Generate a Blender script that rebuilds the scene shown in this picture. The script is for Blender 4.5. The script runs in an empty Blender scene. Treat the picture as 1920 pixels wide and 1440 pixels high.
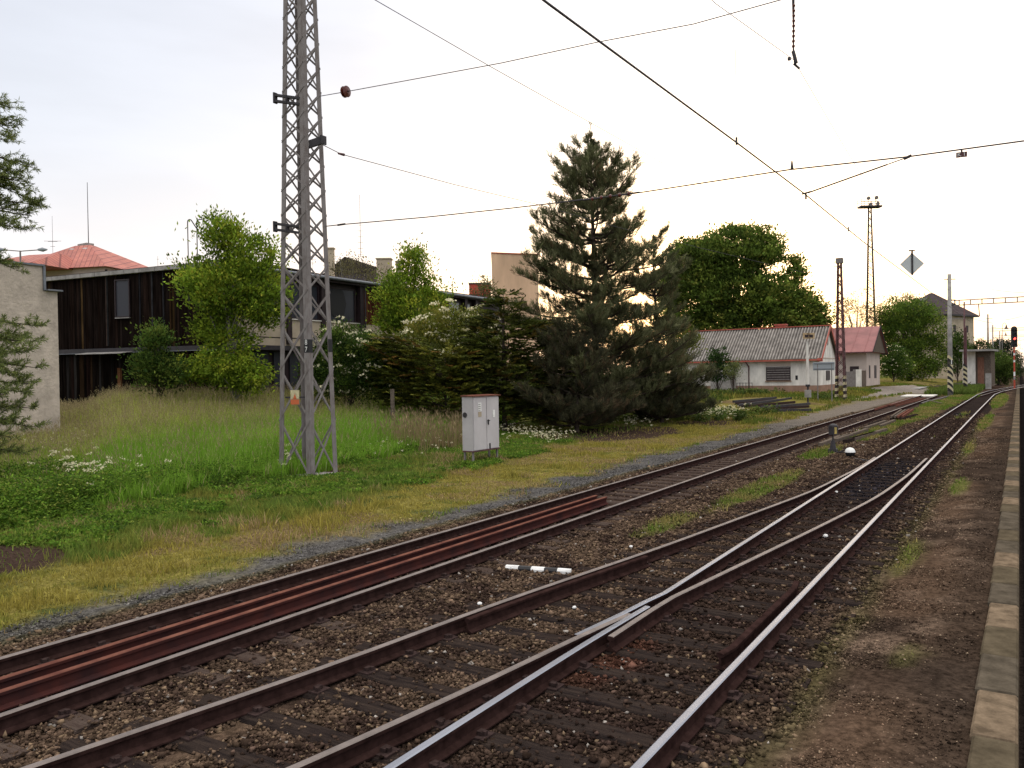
import bpy, math, random
import numpy as np
from mathutils import Vector, Matrix
rng=np.random.default_rng(7); random.seed(7)
S=bpy.context.scene
# ---------------------------------------------------------------- camera
H=2.8                                   # eye height above the rail heads (train window)
cam=bpy.data.cameras.new('camera'); cam.sensor_width=36; cam.lens=28.125; cam.clip_start=.05; cam.clip_end=6000
co=bpy.data.objects.new('camera',cam); S.collection.objects.link(co); S.camera=co
CR=np.array([[.84422933,.00658943,.53594162],[.53577227,.01760395,-.844179],[-.01499735,.99982332,.01133133]])
mw=Matrix.Identity(4)
for i in range(3):
    for j in range(3): mw[i][j]=float(CR[i,j])
mw[2][3]=H; co.matrix_world=mw
# surveying helpers: a photo measurement turned into a real place in the world (X across the tracks, Y along them)
def ray(x,y): return CR@np.array([x-960.,720.-y,-1500.])
O=np.array([0,0,H])
def onz(x,y,z=0.): r=ray(x,y); return O+r*((z-H)/r[2])
def onX(x,y,X): r=ray(x,y); return O+r*(X/r[0])
def onY(x,y,Y): r=ray(x,y); return O+r*(Y/r[1])
def dep(x,y,D): return O+ray(x,y)*(D/1500.)
def sm(a,b,x): t=np.clip((x-a)/(b-a),0,1); return t*t*(3-2*t)
def zt(X,Y):
    X=np.asarray(X,float); Y=np.asarray(Y,float)
    far=sm(45,75,Y)
    a=-20+10*far-.0*Y; w=15-9*far
    return -.2+(.75*sm(0,1,(a-X)/w))*sm(3,16,Y)+.45*sm(0,1,(-30-X)/6)*sm(10,22,Y)*(1-far)
def ong(x,y):
    """where the sight line meets the terrain"""
    r=ray(x,y); z=-.2
    for _ in range(40):
        p=O+r*((z-H)/r[2]); z=.5*z+.5*float(zt(p[0],p[1]))
    return np.array([p[0],p[1],float(zt(p[0],p[1]))])
def base(px,D):
    r=ray(px,700); p=O+r*(D/1500.); return np.array([p[0],p[1],float(zt(p[0],p[1]))])
def depth(p): return float(-(CR.T@(np.asarray(p)-O))[2])
# ---------------------------------------------------------------- world, sun, exposure
SUNAZ=(1330,560)
sd=ray(*SUNAZ); sd=sd/np.linalg.norm(sd)
sun_el=math.asin(sd[2]); 
W=bpy.data.worlds.new('World'); S.world=W; W.use_nodes=True
nt=W.node_tree; nt.nodes.clear()
def N(t,ty,**k):
    n=t.nodes.new(ty)
    for a,b in k.items(): setattr(n,a,b)
    return n
out=N(nt,'ShaderNodeOutputWorld'); bg=N(nt,'ShaderNodeBackground'); bg2=N(nt,'ShaderNodeBackground'); add=N(nt,'ShaderNodeAddShader')
sky=N(nt,'ShaderNodeTexSky',sky_type='NISHITA',sun_disc=False); sky.sun_elevation=sun_el; sky.sun_rotation=math.atan2(sd[0],sd[1])
sky.air_density=1; sky.dust_density=3
nt.links.new(sky.outputs[0],bg.inputs[0]); bg.inputs[1].default_value=.06
tc=N(nt,'ShaderNodeTexCoord')
def vdot(vec):
    d=N(nt,'ShaderNodeVectorMath',operation='DOT_PRODUCT'); nt.links.new(tc.outputs['Generated'],d.inputs[0]); d.inputs[1].default_value=vec; return d.outputs['Value']
def mrange(x,a,b,c,d,s='SMOOTHSTEP'):
    m=N(nt,'ShaderNodeMapRange',interpolation_type=s); nt.links.new(x,m.inputs[0])
    for i,v in enumerate((a,b,c,d)): m.inputs[i+1].default_value=v
    return m.outputs[0]
def mixc(f,a,b):
    m=N(nt,'ShaderNodeMix',data_type='RGBA')
    if hasattr(f,'node'): nt.links.new(f,m.inputs[0])
    else: m.inputs[0].default_value=f
    for i,v in ((6,a),(7,b)):
        if hasattr(v,'node'): nt.links.new(v,m.inputs[i])
        else: m.inputs[i].default_value=(*v,1)
    return m.outputs[2]
bright=ray(1750,100); bright/=np.linalg.norm(bright)      # thinnest cloud, right of the view
fb=mrange(vdot(tuple(bright)),.80,.99,0,1)
c=mixc(fb,(.60,.62,.695),(1.0,.975,.985))
up=mrange(vdot((0,0,1)),.0,.30,1,0)
c=mixc(up,c,(.79,.735,.775))                               # pinkish cloud near the horizon
hl=mrange(vdot((0,0,1)),.0,.07,1,0)
c=mixc(hl,c,(.90,.85,.84))
zen=mrange(vdot((0,0,1)),.42,.8,0,1)
c=mixc(zen,c,(1.03,.98,.92))                              # warmer light from the evening cloud overhead
gl=mrange(vdot(tuple(sd)),.965,.999,0,.28)
c=mixc(gl,c,(1.1,.95,.76))
mp=N(nt,'ShaderNodeMapping'); mp.inputs['Scale'].default_value=(1,1,4.5); nt.links.new(tc.outputs['Generated'],mp.inputs[0])
nz=N(nt,'ShaderNodeTexNoise'); nz.inputs['Scale'].default_value=2.3; nz.inputs['Detail'].default_value=5; nt.links.new(mp.outputs[0],nz.inputs[0])
cl=mrange(nz.outputs[0],.38,.66,.94,1.04)
back=mrange(vdot((0,0,1)),.38,.85,1.,1.75)               # overcast sky: brighter towards the zenith
mul=N(nt,'ShaderNodeMath',operation='MULTIPLY'); nt.links.new(cl,mul.inputs[0]); nt.links.new(back,mul.inputs[1])
nt.links.new(c,bg2.inputs[0]); nt.links.new(mul.outputs[0],bg2.inputs[1])
nt.links.new(bg.outputs[0],add.inputs[0]); nt.links.new(bg2.outputs[0],add.inputs[1]); nt.links.new(add.outputs[0],out.inputs[0])
sl=bpy.data.lights.new('sun','SUN'); sl.energy=.7; sl.angle=math.radians(14); sl.color=(1,.86,.68)
so=bpy.data.objects.new('sun',sl); S.collection.objects.link(so)
so.rotation_euler=Vector((-sd[0],-sd[1],-sd[2])).to_track_quat('-Z','Y').to_euler(); so.location=(0,0,60)
vs=S.view_settings; vs.view_transform='Standard'; vs.look='None'; vs.gamma=1; vs.use_curve_mapping=False; vs.exposure=.24
S.cycles.use_denoising=True; S.cycles.max_bounces=6; S.cycles.transparent_max_bounces=8
# ---------------------------------------------------------------- materials
MT={}
def mat(name,col=None,rough=.8,metal=0.,nscale=None,namt=.3,bump=0.,bscale=None,col2=None,stretch=(1,1,1),trans=0.,emit=None,spec=None,namp=(.35,.65)):
    m=bpy.data.materials.new(name); m.use_nodes=True; t=m.node_tree; b=t.nodes['Principled BSDF']; L=t.links.new
    b.inputs['Roughness'].default_value=rough; b.inputs['Metallic'].default_value=metal
    b.inputs['Specular IOR Level'].default_value=spec if spec is not None else (0. if rough>=.8 else (.08 if rough>.7 else .4))
    if col is None:
        a=N(t,'ShaderNodeAttribute',attribute_name='Col'); src=a.outputs['Color']
    else:
        rg=N(t,'ShaderNodeRGB'); rg.outputs[0].default_value=(*col,1); src=rg.outputs[0]
    tcn=N(t,'ShaderNodeTexCoord'); mpn=N(t,'ShaderNodeMapping'); mpn.inputs['Scale'].default_value=stretch; L(tcn.outputs['Object'],mpn.inputs[0])
    if nscale:
        n=N(t,'ShaderNodeTexNoise'); n.inputs['Scale'].default_value=nscale; n.inputs['Detail'].default_value=6; n.inputs['Roughness'].default_value=.65; L(mpn.outputs[0],n.inputs[0])
        r=N(t,'ShaderNodeMapRange'); r.inputs[1].default_value=namp[0]; r.inputs[2].default_value=namp[1]; L(n.outputs[0],r.inputs[0])
        if col2 is not None:
            x=N(t,'ShaderNodeMix',data_type='RGBA'); L(r.outputs[0],x.inputs[0]); L(src,x.inputs[6]); x.inputs[7].default_value=(*col2,1); src=x.outputs[2]
        else:
            r.inputs[3].default_value=1-namt; r.inputs[4].default_value=1+namt
            x=N(t,'ShaderNodeVectorMath',operation='SCALE'); L(src,x.inputs[0]); L(r.outputs[0],x.inputs['Scale']); src=x.outputs[0]
    L(src,b.inputs['Base Color'])
    if bump:
        n2=N(t,'ShaderNodeTexNoise'); n2.inputs['Scale'].default_value=bscale or 20; n2.inputs['Detail'].default_value=5; L(mpn.outputs[0],n2.inputs[0])
        bp=N(t,'ShaderNodeBump'); bp.inputs['Strength'].default_value=bump; bp.inputs['Distance'].default_value=.03; L(n2.outputs[0],bp.inputs['Height']); L(bp.outputs[0],b.inputs['Normal'])
    if trans:
        tr=N(t,'ShaderNodeBsdfTranslucent'); L(src,tr.inputs[0]); mx=N(t,'ShaderNodeMixShader'); mx.inputs[0].default_value=trans
        L(b.outputs[0],mx.inputs[1]); L(tr.outputs[0],mx.inputs[2]); L(mx.outputs[0],t.nodes['Material Output'].inputs[0])
    if emit: b.inputs['Emission Color'].default_value=(*emit[:3],1); b.inputs['Emission Strength'].default_value=emit[3]
    MT[name]=m; return m
mat('leaf',None,.6,trans=.4,spec=.04)
mat('needle',None,.6,trans=.25,spec=.05)
mat('bark',(.07,.055,.045),.95,nscale=6,namt=.5,bump=.6,bscale=12)
mat('bark_pale',(.25,.24,.19),.9,nscale=5,namt=.35,bump=.4)
mat('attr',None,.85,nscale=3,namt=.25)
mat('ground',None,.97,nscale=14,namt=.5,bump=1.,bscale=34)
mat('stone',None,.9,nscale=14,namt=.35)
mat('rail_side',(.033,.018,.016),.85,nscale=8,namt=.35)
mat('rail_rust',(.19,.085,.06),.8,nscale=4,namt=.4,col2=(.11,.045,.035))
mat('rail_rust_dark',(.075,.026,.022),.85,nscale=3,namt=.4,col2=(.04,.02,.02))
mat('rail_top_dull',(.165,.135,.122),.5,nscale=4,namt=.25,metal=.3)
mat('rail_top',(.27,.285,.33),.36,metal=.85,nscale=3,namt=.18,stretch=(1,.15,1))
mat('timber',(.018,.014,.014),.85,nscale=2.2,col2=(.048,.035,.029),stretch=(1,9,9),bump=.7,bscale=14)
mat('timber_brown',(.055,.038,.032),.9,nscale=2.2,col2=(.10,.075,.062),stretch=(1,9,9),bump=.7,bscale=14)
mat('timber_grey',(.13,.105,.085),.9,nscale=3,namt=.4,stretch=(3,3,3),bump=.4)
mat('plate',(.045,.03,.028),.8,nscale=20,namt=.4)
mat('steel_grey',(.235,.215,.21),.75,nscale=4,col2=(.13,.105,.095),stretch=(2,2,.7),namp=(.42,.75))
mat('steel_dark',(.03,.026,.03),.6,nscale=3,namt=.3)
mat('steel_maroon',(.085,.032,.034),.65,nscale=3,namt=.4)
mat('black',(.012,.012,.014),.6); mat('white',(.75,.75,.73),.6,nscale=4,namt=.15)
mat('yellow',(.50,.38,.12),.6,nscale=5,namt=.3); mat('stripe_pale',(.50,.44,.27),.7,nscale=5,namt=.3)
mat('red',(.42,.06,.03),.6,nscale=6,namt=.25); mat('orange',(.55,.13,.045),.6)
mat('wire',(.05,.045,.055),.6); mat('brown_glass',(.10,.02,.012),.25)
mat('roughcast',(.50,.43,.36),.95,nscale=1.4,namt=.22,bump=1.,bscale=9)
mat('panel_beige',(.43,.36,.27),.85,nscale=.8,namt=.16)
mat('concrete',(.30,.285,.27),.9,nscale=2,namt=.25,bump=.3)
mat('plaster_white',(.68,.65,.60),.9,nscale=1.3,namt=.2,stretch=(1,1,.4))
mat('plaster_beige',(.50,.42,.37),.9,nscale=.7,namt=.1)
mat('plaster_apricot',(.66,.45,.30),.9,nscale=.35,namt=.16,stretch=(1,1,.25))
mat('plinth',(.30,.19,.14),.9,nscale=2,namt=.15)
mat('roof_red',(.44,.15,.13),.75,nscale=1.5,namt=.18); mat('roof_trim_red',(.42,.10,.07),.7,nscale=3,namt=.2)
mat('roof_pink',(.27,.11,.105),.7,nscale=.7,namt=.16)
mat('roof_grey',(.075,.06,.062),.8,nscale=1,namt=.2); mat('roof_slate',(.065,.055,.065),.75,nscale=1.2,namt=.25)
mat('corrugated',None,.9,nscale=1.6,namt=.30)
mat('gutter',(.17,.18,.20),.5,nscale=3,namt=.2,metal=.4)
mat('wood_dark',None,.8,nscale=1.5,namt=.7,stretch=(4,4,.35),bump=.3,bscale=20,namp=(.3,.7))
mat('frame_dark',(.022,.012,.014),.6,nscale=4,namt=.3)
mat('glass_dark',(.035,.037,.047),.3,spec=.25); mat('curtain',(.45,.45,.47),.6,nscale=2,namt=.15)
mat('cabinet',(.50,.475,.485),.6,nscale=1.3,namt=.10,stretch=(1,1,.5)); mat('cabinet_side',(.46,.435,.44),.6,nscale=1.3,namt=.10)
mat('asphalt',(.085,.065,.055),.95,nscale=3,namt=.3,bump=.5,bscale=30)
mat('kerb_light',(.155,.115,.078),.9,nscale=6,namt=.4,bump=.5,bscale=22); mat('kerb_dark',(.085,.07,.052),.95,nscale=5,namt=.35,bump=.6,bscale=22)
mat('kerb_moss',(.09,.072,.048),.95,nscale=5,namt=.3,bump=.6,bscale=22)
mat('door_brown',(.20,.10,.07),.85,nscale=4,namt=.3,stretch=(4,4,.4))
mat('horn_tan',(.42,.30,.17),.7,nscale=5,namt=.2)
mat('sign_grey',(.28,.31,.33),.5); mat('diamond',(.52,.55,.55),.5,nscale=2,namt=.06)
mat('lens_red',(.5,.02,.02),.3,emit=(1,.04,.03,7)); mat('flower',(.80,.75,.52),.8,trans=.3)
# ---------------------------------------------------------------- object helpers
LOC={}
def tag(o,label=None,cat=None,group=None,kind=None):
    if label: o['label']=label
    if cat: o['category']=cat
    if group: o['group']=group
    if kind: o['kind']=kind
    return o
def empty(name,loc,label=None,cat=None,group=None):
    o=bpy.data.objects.new(name,None); S.collection.objects.link(o); o.location=[float(v) for v in loc]; o.empty_display_size=.3
    LOC[o.name]=np.array([float(v) for v in loc]); return tag(o,label,cat,group)
def off(parent):
    o=np.zeros(3)
    while parent is not None: o=o+LOC[parent.name]; parent=parent.parent
    return o
def mesh_np(name,V,F,mats,parent=None,col=None,mi=None,smooth=False,origin=None):
    """V (n,3) world coordinates; F list of index tuples or (m,k) array"""
    V=np.asarray(V,np.float64)
    base_=off(parent)
    loc=np.zeros(3)
    if parent is None and origin is not None: loc=np.asarray(origin,float)
    me=bpy.data.meshes.new(name)
    Vl=V-base_-loc
    if isinstance(F,np.ndarray):
        n,k=F.shape; me.vertices.add(len(V)); me.vertices.foreach_set('co',Vl.astype(np.float32).ravel())
        me.loops.add(n*k); me.loops.foreach_set('vertex_index',F.astype(np.int32).ravel())
        me.polygons.add(n); me.polygons.foreach_set('loop_start',np.arange(0,n*k,k,dtype=np.int32)); me.polygons.foreach_set('loop_total',np.full(n,k,np.int32))
        me.update(calc_edges=True)
    else:
        me.from_pydata([tuple(v) for v in Vl],[],F)
    for m in (mats if isinstance(mats,(list,tuple)) else [mats]): me.materials.append(MT[m])
    if mi is not None: me.polygons.foreach_set('material_index',np.asarray(mi,np.int32))
    if col is not None:
        a=me.color_attributes.new('Col','FLOAT_COLOR','POINT'); cc=np.ones((len(V),4),np.float32); cc[:,:3]=col; a.data.foreach_set('color',cc.ravel())
    if smooth: me.polygons.foreach_set('use_smooth',np.ones(len(me.polygons),bool))
    me.update()
    o=bpy.data.objects.new(name,me); S.collection.objects.link(o); o.location=loc
    if parent is not None: o.parent=parent
    LOC[o.name]=loc
    return o
class MB:
    def __init__(s): s.V=[];s.F=[];s.C=[];s.MI=[];s.c=(.5,.5,.5);s.m=0;s.sm=[]
    def add(s,vs,fs,m=None):
        b=len(s.V); s.V+= [tuple(map(float,v)) for v in vs]; s.C+=[s.c]*len(vs)
        for f in fs: s.F.append(tuple(b+i for i in f)); s.MI.append(s.m if m is None else m)
        return s
    def box(s,c,d,m=None,ax=None):
        c=np.array(c,float); d=np.array(d,float)/2
        ax=np.eye(3) if ax is None else np.array(ax)
        vs=[c+ax[0]*d[0]*i+ax[1]*d[1]*j+ax[2]*d[2]*k for i in(-1,1) for j in(-1,1) for k in(-1,1)]
        return s.add(vs,[(0,1,3,2),(4,6,7,5),(0,4,5,1),(2,3,7,6),(0,2,6,4),(1,5,7,3)],m)
    def bb(s,lo,hi,m=None):
        lo=np.array(lo,float);hi=np.array(hi,float); return s.box((lo+hi)/2,np.abs(hi-lo),m)
    def bar(s,p,q,w,h,m=None,upv=(0,0,1)):
        p=np.array(p,float);q=np.array(q,float);d=q-p;L=np.linalg.norm(d);d/=L
        u=np.array(upv,float)
        if abs(d@u)>.98: u=np.array([1.,0,0])
        a=np.cross(u,d);a/=np.linalg.norm(a);b=np.cross(d,a)
        return s.box((p+q)/2,(w,L,h),m,ax=(a,d,b))
    def tube(s,pts,rad,n=8,m=None,cap=True):
        pts=[np.array(p,float) for p in pts]
        if not hasattr(rad,'__len__'): rad=[rad]*len(pts)
        rings=[];pa=None
        for i,p in enumerate(pts):
            d=pts[min(i+1,len(pts)-1)]-pts[max(i-1,0)];d/=np.linalg.norm(d)
            if pa is None:
                u=np.array([0,0,1.]) if abs(d[2])<.9 else np.array([1.,0,0]); a=np.cross(u,d)
            else: a=pa-d*(pa@d)
            a/=np.linalg.norm(a);pa=a;b=np.cross(d,a)
            rings.append([p+rad[i]*(a*math.cos(t)+b*math.sin(t)) for t in np.linspace(0,2*math.pi,n,endpoint=False)])
        vs=[v for r in rings for v in r];fs=[]
        for i in range(len(pts)-1):
            for j in range(n): k=(j+1)%n; fs.append((i*n+j,i*n+k,(i+1)*n+k,(i+1)*n+j))
        if cap: fs.append(tuple(range(n-1,-1,-1)));fs.append(tuple((len(pts)-1)*n+j for j in range(n)))
        return s.add(vs,fs,m)
    def lathe(s,c,prof,n=16,m=None,axis=2):
        vs=[];fs=[]
        for r,h in prof:
            for t in np.linspace(0,2*math.pi,n,endpoint=False):
                v=[r*math.cos(t),r*math.sin(t),h]
                if axis==1: v=[v[0],v[2],v[1]]
                if axis==0: v=[v[2],v[0],v[1]]
                vs.append(np.array(c)+v)
        for i in range(len(prof)-1):
            for j in range(n): k=(j+1)%n; fs.append((i*n+j,i*n+k,(i+1)*n+k,(i+1)*n+j))
        return s.add(vs,fs,m)
    def prism(s,poly,z0,z1,m=None):
        n=len(poly); vs=[(x,y,z0) for x,y in poly]+[(x,y,z1) for x,y in poly]
        return s.add(vs,[tuple(range(n-1,-1,-1)),tuple(range(n,2*n))]+[(i,(i+1)%n,n+(i+1)%n,n+i) for i in range(n)],m)
    def poly3(s,A,B,m=None):
        """solid between two matching outlines A and B"""
        n=len(A); return s.add(list(A)+list(B),[tuple(range(n-1,-1,-1)),tuple(range(n,2*n))]+[(i,(i+1)%n,n+(i+1)%n,n+i) for i in range(n)],m)
    def build(s,name,mats,parent=None,origin=None,smooth=False):
        return mesh_np(name,np.array(s.V),s.F,mats,parent,col=np.array(s.C),mi=s.MI,smooth=smooth,origin=origin)
def dup(root,dv,label=None,depthn=3):
    r=root.copy(); S.collection.objects.link(r); r.location=Vector(root.location)+Vector([float(v) for v in dv]) if root.parent is None else root.location
    LOC[r.name]=LOC[root.name]+(np.array(dv) if root.parent is None else 0)
    if label: r['label']=label
    for ch in list(root.children):
        c_=dup(ch,(0,0,0)); c_.parent=r
    return r
# value noise
_lat=rng.random((256,256))
def vn(x,y):
    x=np.asarray(x,float);y=np.asarray(y,float);xi=np.floor(x).astype(int);yi=np.floor(y).astype(int);fx=x-xi;fy=y-yi
    fx=fx*fx*(3-2*fx);fy=fy*fy*(3-2*fy);g=lambda i,j:_lat[i%256,j%256]
    return (g(xi,yi)*(1-fx)+g(xi+1,yi)*fx)*(1-fy)+(g(xi,yi+1)*(1-fx)+g(xi+1,yi+1)*fx)*fy
def fbm(x,y,o=4):
    r=0;a=.5;t=0
    for i in range(o): r=r+a*vn(x*2**i+17*i,y*2**i+31*i);t+=a;a*=.55
    return r/t
# ---------------------------------------------------------------- terrain and ground colour
gY=[0,5,11,19,29,58,75,94,130]; gX=[-10.4,-10.5,-10.9,-11.3,-11.6,-12.6,-12.2,-11.5,-10.5]
mY=[0,6,13,22,30,45,60]; mX=[-12.6,-12.9,-13.0,-15.3,-16.2,-17.5,-30]
tY=[0,8,12,16,22,27,33,40,46]; tX=[-17.6,-18.0,-18.4,-18.9,-19.6,-20.6,-22.5,-25,-30]
def lerp(a,b,t): return a*(1-t[...,None])+np.asarray(b)*t[...,None]
yard=[(-21.9,165),(-12,165),(-8.6,112),(-12.2,95),(-16.5,93),(-19.5,104),(-24,128)]
yardp=[tuple(ong(x,y)[:2]) for x,y in [(1620,729),(1648,725),(1715,722),(1745,730),(1735,737),(1700,737),(1672,741),(1635,746),(1600,749),(1640,738),(1655,733)]]
def inpoly(X,Y,P):
    c=np.zeros(np.shape(X),bool);n=len(P)
    for i in range(n):
        x1,y1=P[i];x2,y2=P[(i+1)%n]
        k=((y1>Y)!=(y2>Y))&(X<(x2-x1)*(Y-y1)/((y2-y1) or 1e-9)+x1); c^=k
    return c
def zones(X,Y):
    e=(fbm(X*.9,Y*.9)-.5)*1.6
    n2=fbm(X*.35+9,Y*.35+4)
    g=np.interp(Y,gY,gX);m=np.interp(Y,mY,mX)
    Z={}
    Z['bal']=sm(-10.1,-9.6,X+e*.25)*(1-sm(-1.95,-1.45,X+e*.3))
    Z['grv']=sm(g-.35,g+.35,X+e)*(1-Z['bal'])*(1-sm(-3,-2,X))
    Z['moss']=(1-sm(g-.45+(fbm(X*2.6,Y*2.6)-.5)*1.2,g+.75,X+e))*sm(m-.7,m+.7,X+e*1.3)
    Z['plat']=sm(-1.95,-1.45,X+e*.3)
    # grass islands between the tracks
    isl=np.zeros_like(X)
    for cx,cy,rx,ry,a in [(-5.6,21.,.42,4.0,1.1),(-5.9,14.8,.4,1.6,.8),(-6.1,30.6,.55,3.2,.9),(-5.9,42,.75,7,1.),(-5.5,57,.8,9,1.1),(-5.6,76,1.1,12,1.2),(-5.0,98,1.2,14,1.2),(-1.0,9.0,.3,.7,.45),(-1.5,14.,.25,1.8,.6),(-1.3,23.,.25,2.2,.8),(-1.6,52,.35,9,.8),(-1.5,86,.55,17,1.1),(-3,58,.6,10,.4),(-3.1,38,.4,5,.3),(-1.6,34,.3,6,.5)]:
        isl=np.maximum(isl,a*np.exp(-(((X-cx)/rx)**2+((Y-cy)/ry)**2)*.9))
    far=sm(96,112,Y)*sm(-9,-7.5,X)*(1-sm(-4.7,-4.3,X))
    Z['isl']=np.clip(sm(.28,.62,isl+e*.22)+far,0,1)
    d=np.zeros_like(X)
    for cx,cy,rx,ry in [(-17.3,36.5,3.6,6.2),(-14.8,6.6,1.6,1.3),(-18.7,17.6,1.3,1.2),(-15.5,46,2.,3.5)]:
        d=np.maximum(d,np.exp(-(((X-cx)/rx)**2+((Y-cy)/ry)**2)))
    Z['soil']=sm(.32,.55,d+e*.15)
    Z['yard']=inpoly(X+e*.6,Y+e,yardp).astype(float)
    Z['e']=e;Z['n2']=n2
    return Z
def gcol(X,Y):
    Z=zones(X,Y); n=fbm(X*2.3,Y*2.3); n2=Z['n2']
    c=np.zeros(X.shape+(3,))+np.array([.062,.078,.022])
    c=lerp(c,[.12,.12,.03],sm(.45,.6,n2))
    c=lerp(c,[.095,.09,.086],Z['grv']);c=lerp(c,[.165,.14,.115],Z['grv']*sm(30,60,Y))
    c=lerp(c,[.17,.145,.04],Z['moss']*sm(.3,.5,n)); c=lerp(c,[.14,.10,.05],Z['moss']*sm(.55,.68,n2))
    b=np.zeros_like(c)+np.array([.108,.073,.050]); b=lerp(b,[.046,.030,.023],sm(.45,.62,n)); 
    trk=np.exp(-((X+3.1)/1.4)**2)+np.exp(-((X+8.05)/1.1)**2)
    b=lerp(b,[.030,.019,.016],np.clip(trk*.8,0,1))
    oil=np.exp(-(((X+3.1)/1.)**2+((Y-24)/5.5)**2))+np.exp(-(((X+3.1)/1.1)**2+((Y-67)/11)**2)); b=lerp(b,[.022,.019,.022],sm(.3,.6,oil))
    rust=np.exp(-(((X+3.7)/.5)**2+((Y-7.6)/1.2)**2)); b=lerp(b,[.075,.033,.022],.7*sm(.3,.8,rust))
    c=lerp(c,b,Z['bal'])
    p=np.zeros_like(c)+np.array([.085,.055,.037]); p=lerp(p,[.045,.031,.023],sm(.42,.6,n2)); p=lerp(p,[.15,.105,.075],.6*sm(.55,.7,n)); p=lerp(p,[.04,.029,.022],.7*sm(-1.1,-.5,X))
    c=lerp(c,p,Z['plat'])
    c=lerp(c,[.10,.105,.03],Z['isl']*.85)
    c=lerp(c,[.05,.033,.026],Z['soil'])
    c=lerp(c,[.22,.19,.165],Z['yard'])
    t_=sm(.6,1.4,X)[...,None]*np.ones(3);c=lerp(c,[.012,.010,.010],sm(-.05,.0,X));c=c*(1-t_)+t_*np.array([.06,.042,.032])*(.6+.8*n[...,None]);c=lerp(c,[.07,.09,.025],sm(5,7,X))  # near-black bed beside the kerb: train's shadow painted into the ground colour
    return c*(.8+.4*n[...,None])
xs=np.unique(np.round(np.concatenate([-np.geomspace(60,2500,22),np.arange(-60,-26,.9),np.arange(-26,-.5,.17),[-.45,-.36,-.30,-.06,-.02,.03,.1],np.arange(.3,8,.35),np.geomspace(8.2,2500,22)]),3))
ys=np.unique(np.round(np.concatenate([-np.geomspace(.5,2500,20),[0],np.arange(.5,36,.2),np.arange(36,75,.5),np.arange(75,200,1.4),np.geomspace(202,3000,30)]),3))
GX,GY=np.meshgrid(xs,ys)
GZ=zt(GX,GY)
bumpn=(fbm(GX*1.7,GY*1.7)-.5)
GZ=GZ+bumpn*.07*((GX<-9.8)|(GX>-1.7))*(np.abs(GX)<200)
GZ=GZ+.09*sm(-1.9,-.7,GX)*(GX<-.05)
GZ=np.where(GX>-.28,-.85+.65*sm(4.6,6.5,GX),GZ); GZ=np.where((GX>-.32)&(GX<=-.28),-.12,GZ)
mo=sm(-9.6,-10.4,GX); 
nx=len(xs);ny=len(ys);idx=np.arange(nx*ny).reshape(ny,nx)
F=np.stack([idx[:-1,:-1],idx[:-1,1:],idx[1:,1:],idx[1:,:-1]],-1).reshape(-1,4)
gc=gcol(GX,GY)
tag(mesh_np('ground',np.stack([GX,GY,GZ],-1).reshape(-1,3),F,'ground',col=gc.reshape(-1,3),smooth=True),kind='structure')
# ---------------------------------------------------------------- rails and sleepers
RP=[(-.070,-.165),(.070,-.165),(.070,-.152),(.016,-.128),(.010,-.05),(.035,-.038),(.037,-.008),(.026,0),(-.026,0),(-.037,-.008),(-.035,-.038),(-.010,-.05),(-.016,-.128),(-.070,-.152)]
def rail_mb(mb,pts,z=0.,sc=1.,side=0,top=1):
    P=[np.array(p[:2],float) for p in pts]; n=len(RP); vs=[]
    for i,p in enumerate(P):
        d=P[min(i+1,len(P)-1)]-P[max(i-1,0)]; d/=np.linalg.norm(d); a=np.array([d[1],-d[0]])
        for x,zz in RP: q=p+a*x*sc; vs.append((q[0],q[1],z+zz*sc))
    fs=[];b=len(mb.V)
    mb.V+=vs;mb.C+=[mb.c]*len(vs)
    for i in range(len(P)-1):
        for j in range(n):
            k=(j+1)%n; mb.F.append((b+i*n+j,b+i*n+k,b+(i+1)*n+k,b+(i+1)*n+j)); mb.MI.append(top if j in(6,7,8) else side)
    mb.F.append(tuple(b+j for j in range(n-1,-1,-1)));mb.MI.append(side)
    mb.F.append(tuple(b+(len(P)-1)*n+j for j in range(n)));mb.MI.append(side)
def curve(pts,step=.8):
    P=np.array([p[:2] for p in pts],float); t=np.concatenate([[0],np.cumsum(np.linalg.norm(np.diff(P,axis=0),axis=1))])
    s=np.arange(0,t[-1],step); s=np.append(s,t[-1])
    X=np.interp(s,t,P[:,0]);Y=np.interp(s,t,P[:,1])
    for _ in range(3):
        X[1:-1]=(X[:-2]+2*X[1:-1]+X[2:])/4;Y[1:-1]=(Y[:-2]+2*Y[1:-1]+Y[2:])/4
    return list(zip(X,Y))
def jit(pts): return pts
T2=empty('railway_track',(-3.1,3,-.2),'near track with a turnout, two of its rails worn shiny, brown ballast','railway track')
T1=empty('railway_track',(-8.05,3,-.2),'rusty side track on timber sleepers beside the grass strip','railway track')
def rail(name,pts,parent,top,side='rail_side',z=0.,label=None):
    mb=MB(); rail_mb(mb,pts,z); o=mb.build(name,[side,top],parent,smooth=False)
    if label: o['label']=label
    return o
xm=-3.845; xr=-2.325
r2far=curve([(xm,9.6),(xm,20),(xm,60),(-3.8,98),(-3.3,112),(-1.9,128),(.2,150),(3.5,175)],1.)
rail('rail',[tuple(onz(1080,1190)[:2]),tuple(onz(1165,1150)[:2]),tuple(onz(1212,1126)[:2])]+r2far,T2,'rail_top')
rail('rail',curve([(xr,1.2),(xr,20),(xr,60),(-2.28,98),(-1.75,112),(-.35,128),(1.8,150),(5,175)],1.),T2,'rail_top')
rail('rail',curve([tuple(onz(1214,1136)[:2]),(xm+.0,7.4),(xm,4.4),(xm+.02,1.2)],.5),T2,'rail_top',label='brightest rail of the crossing')
s1=[onz(x,y)[:2] for x,y in [(640,1240),(900,1140),(1237,1026),(1340,988),(1521,921),(1612,876)]]
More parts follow.
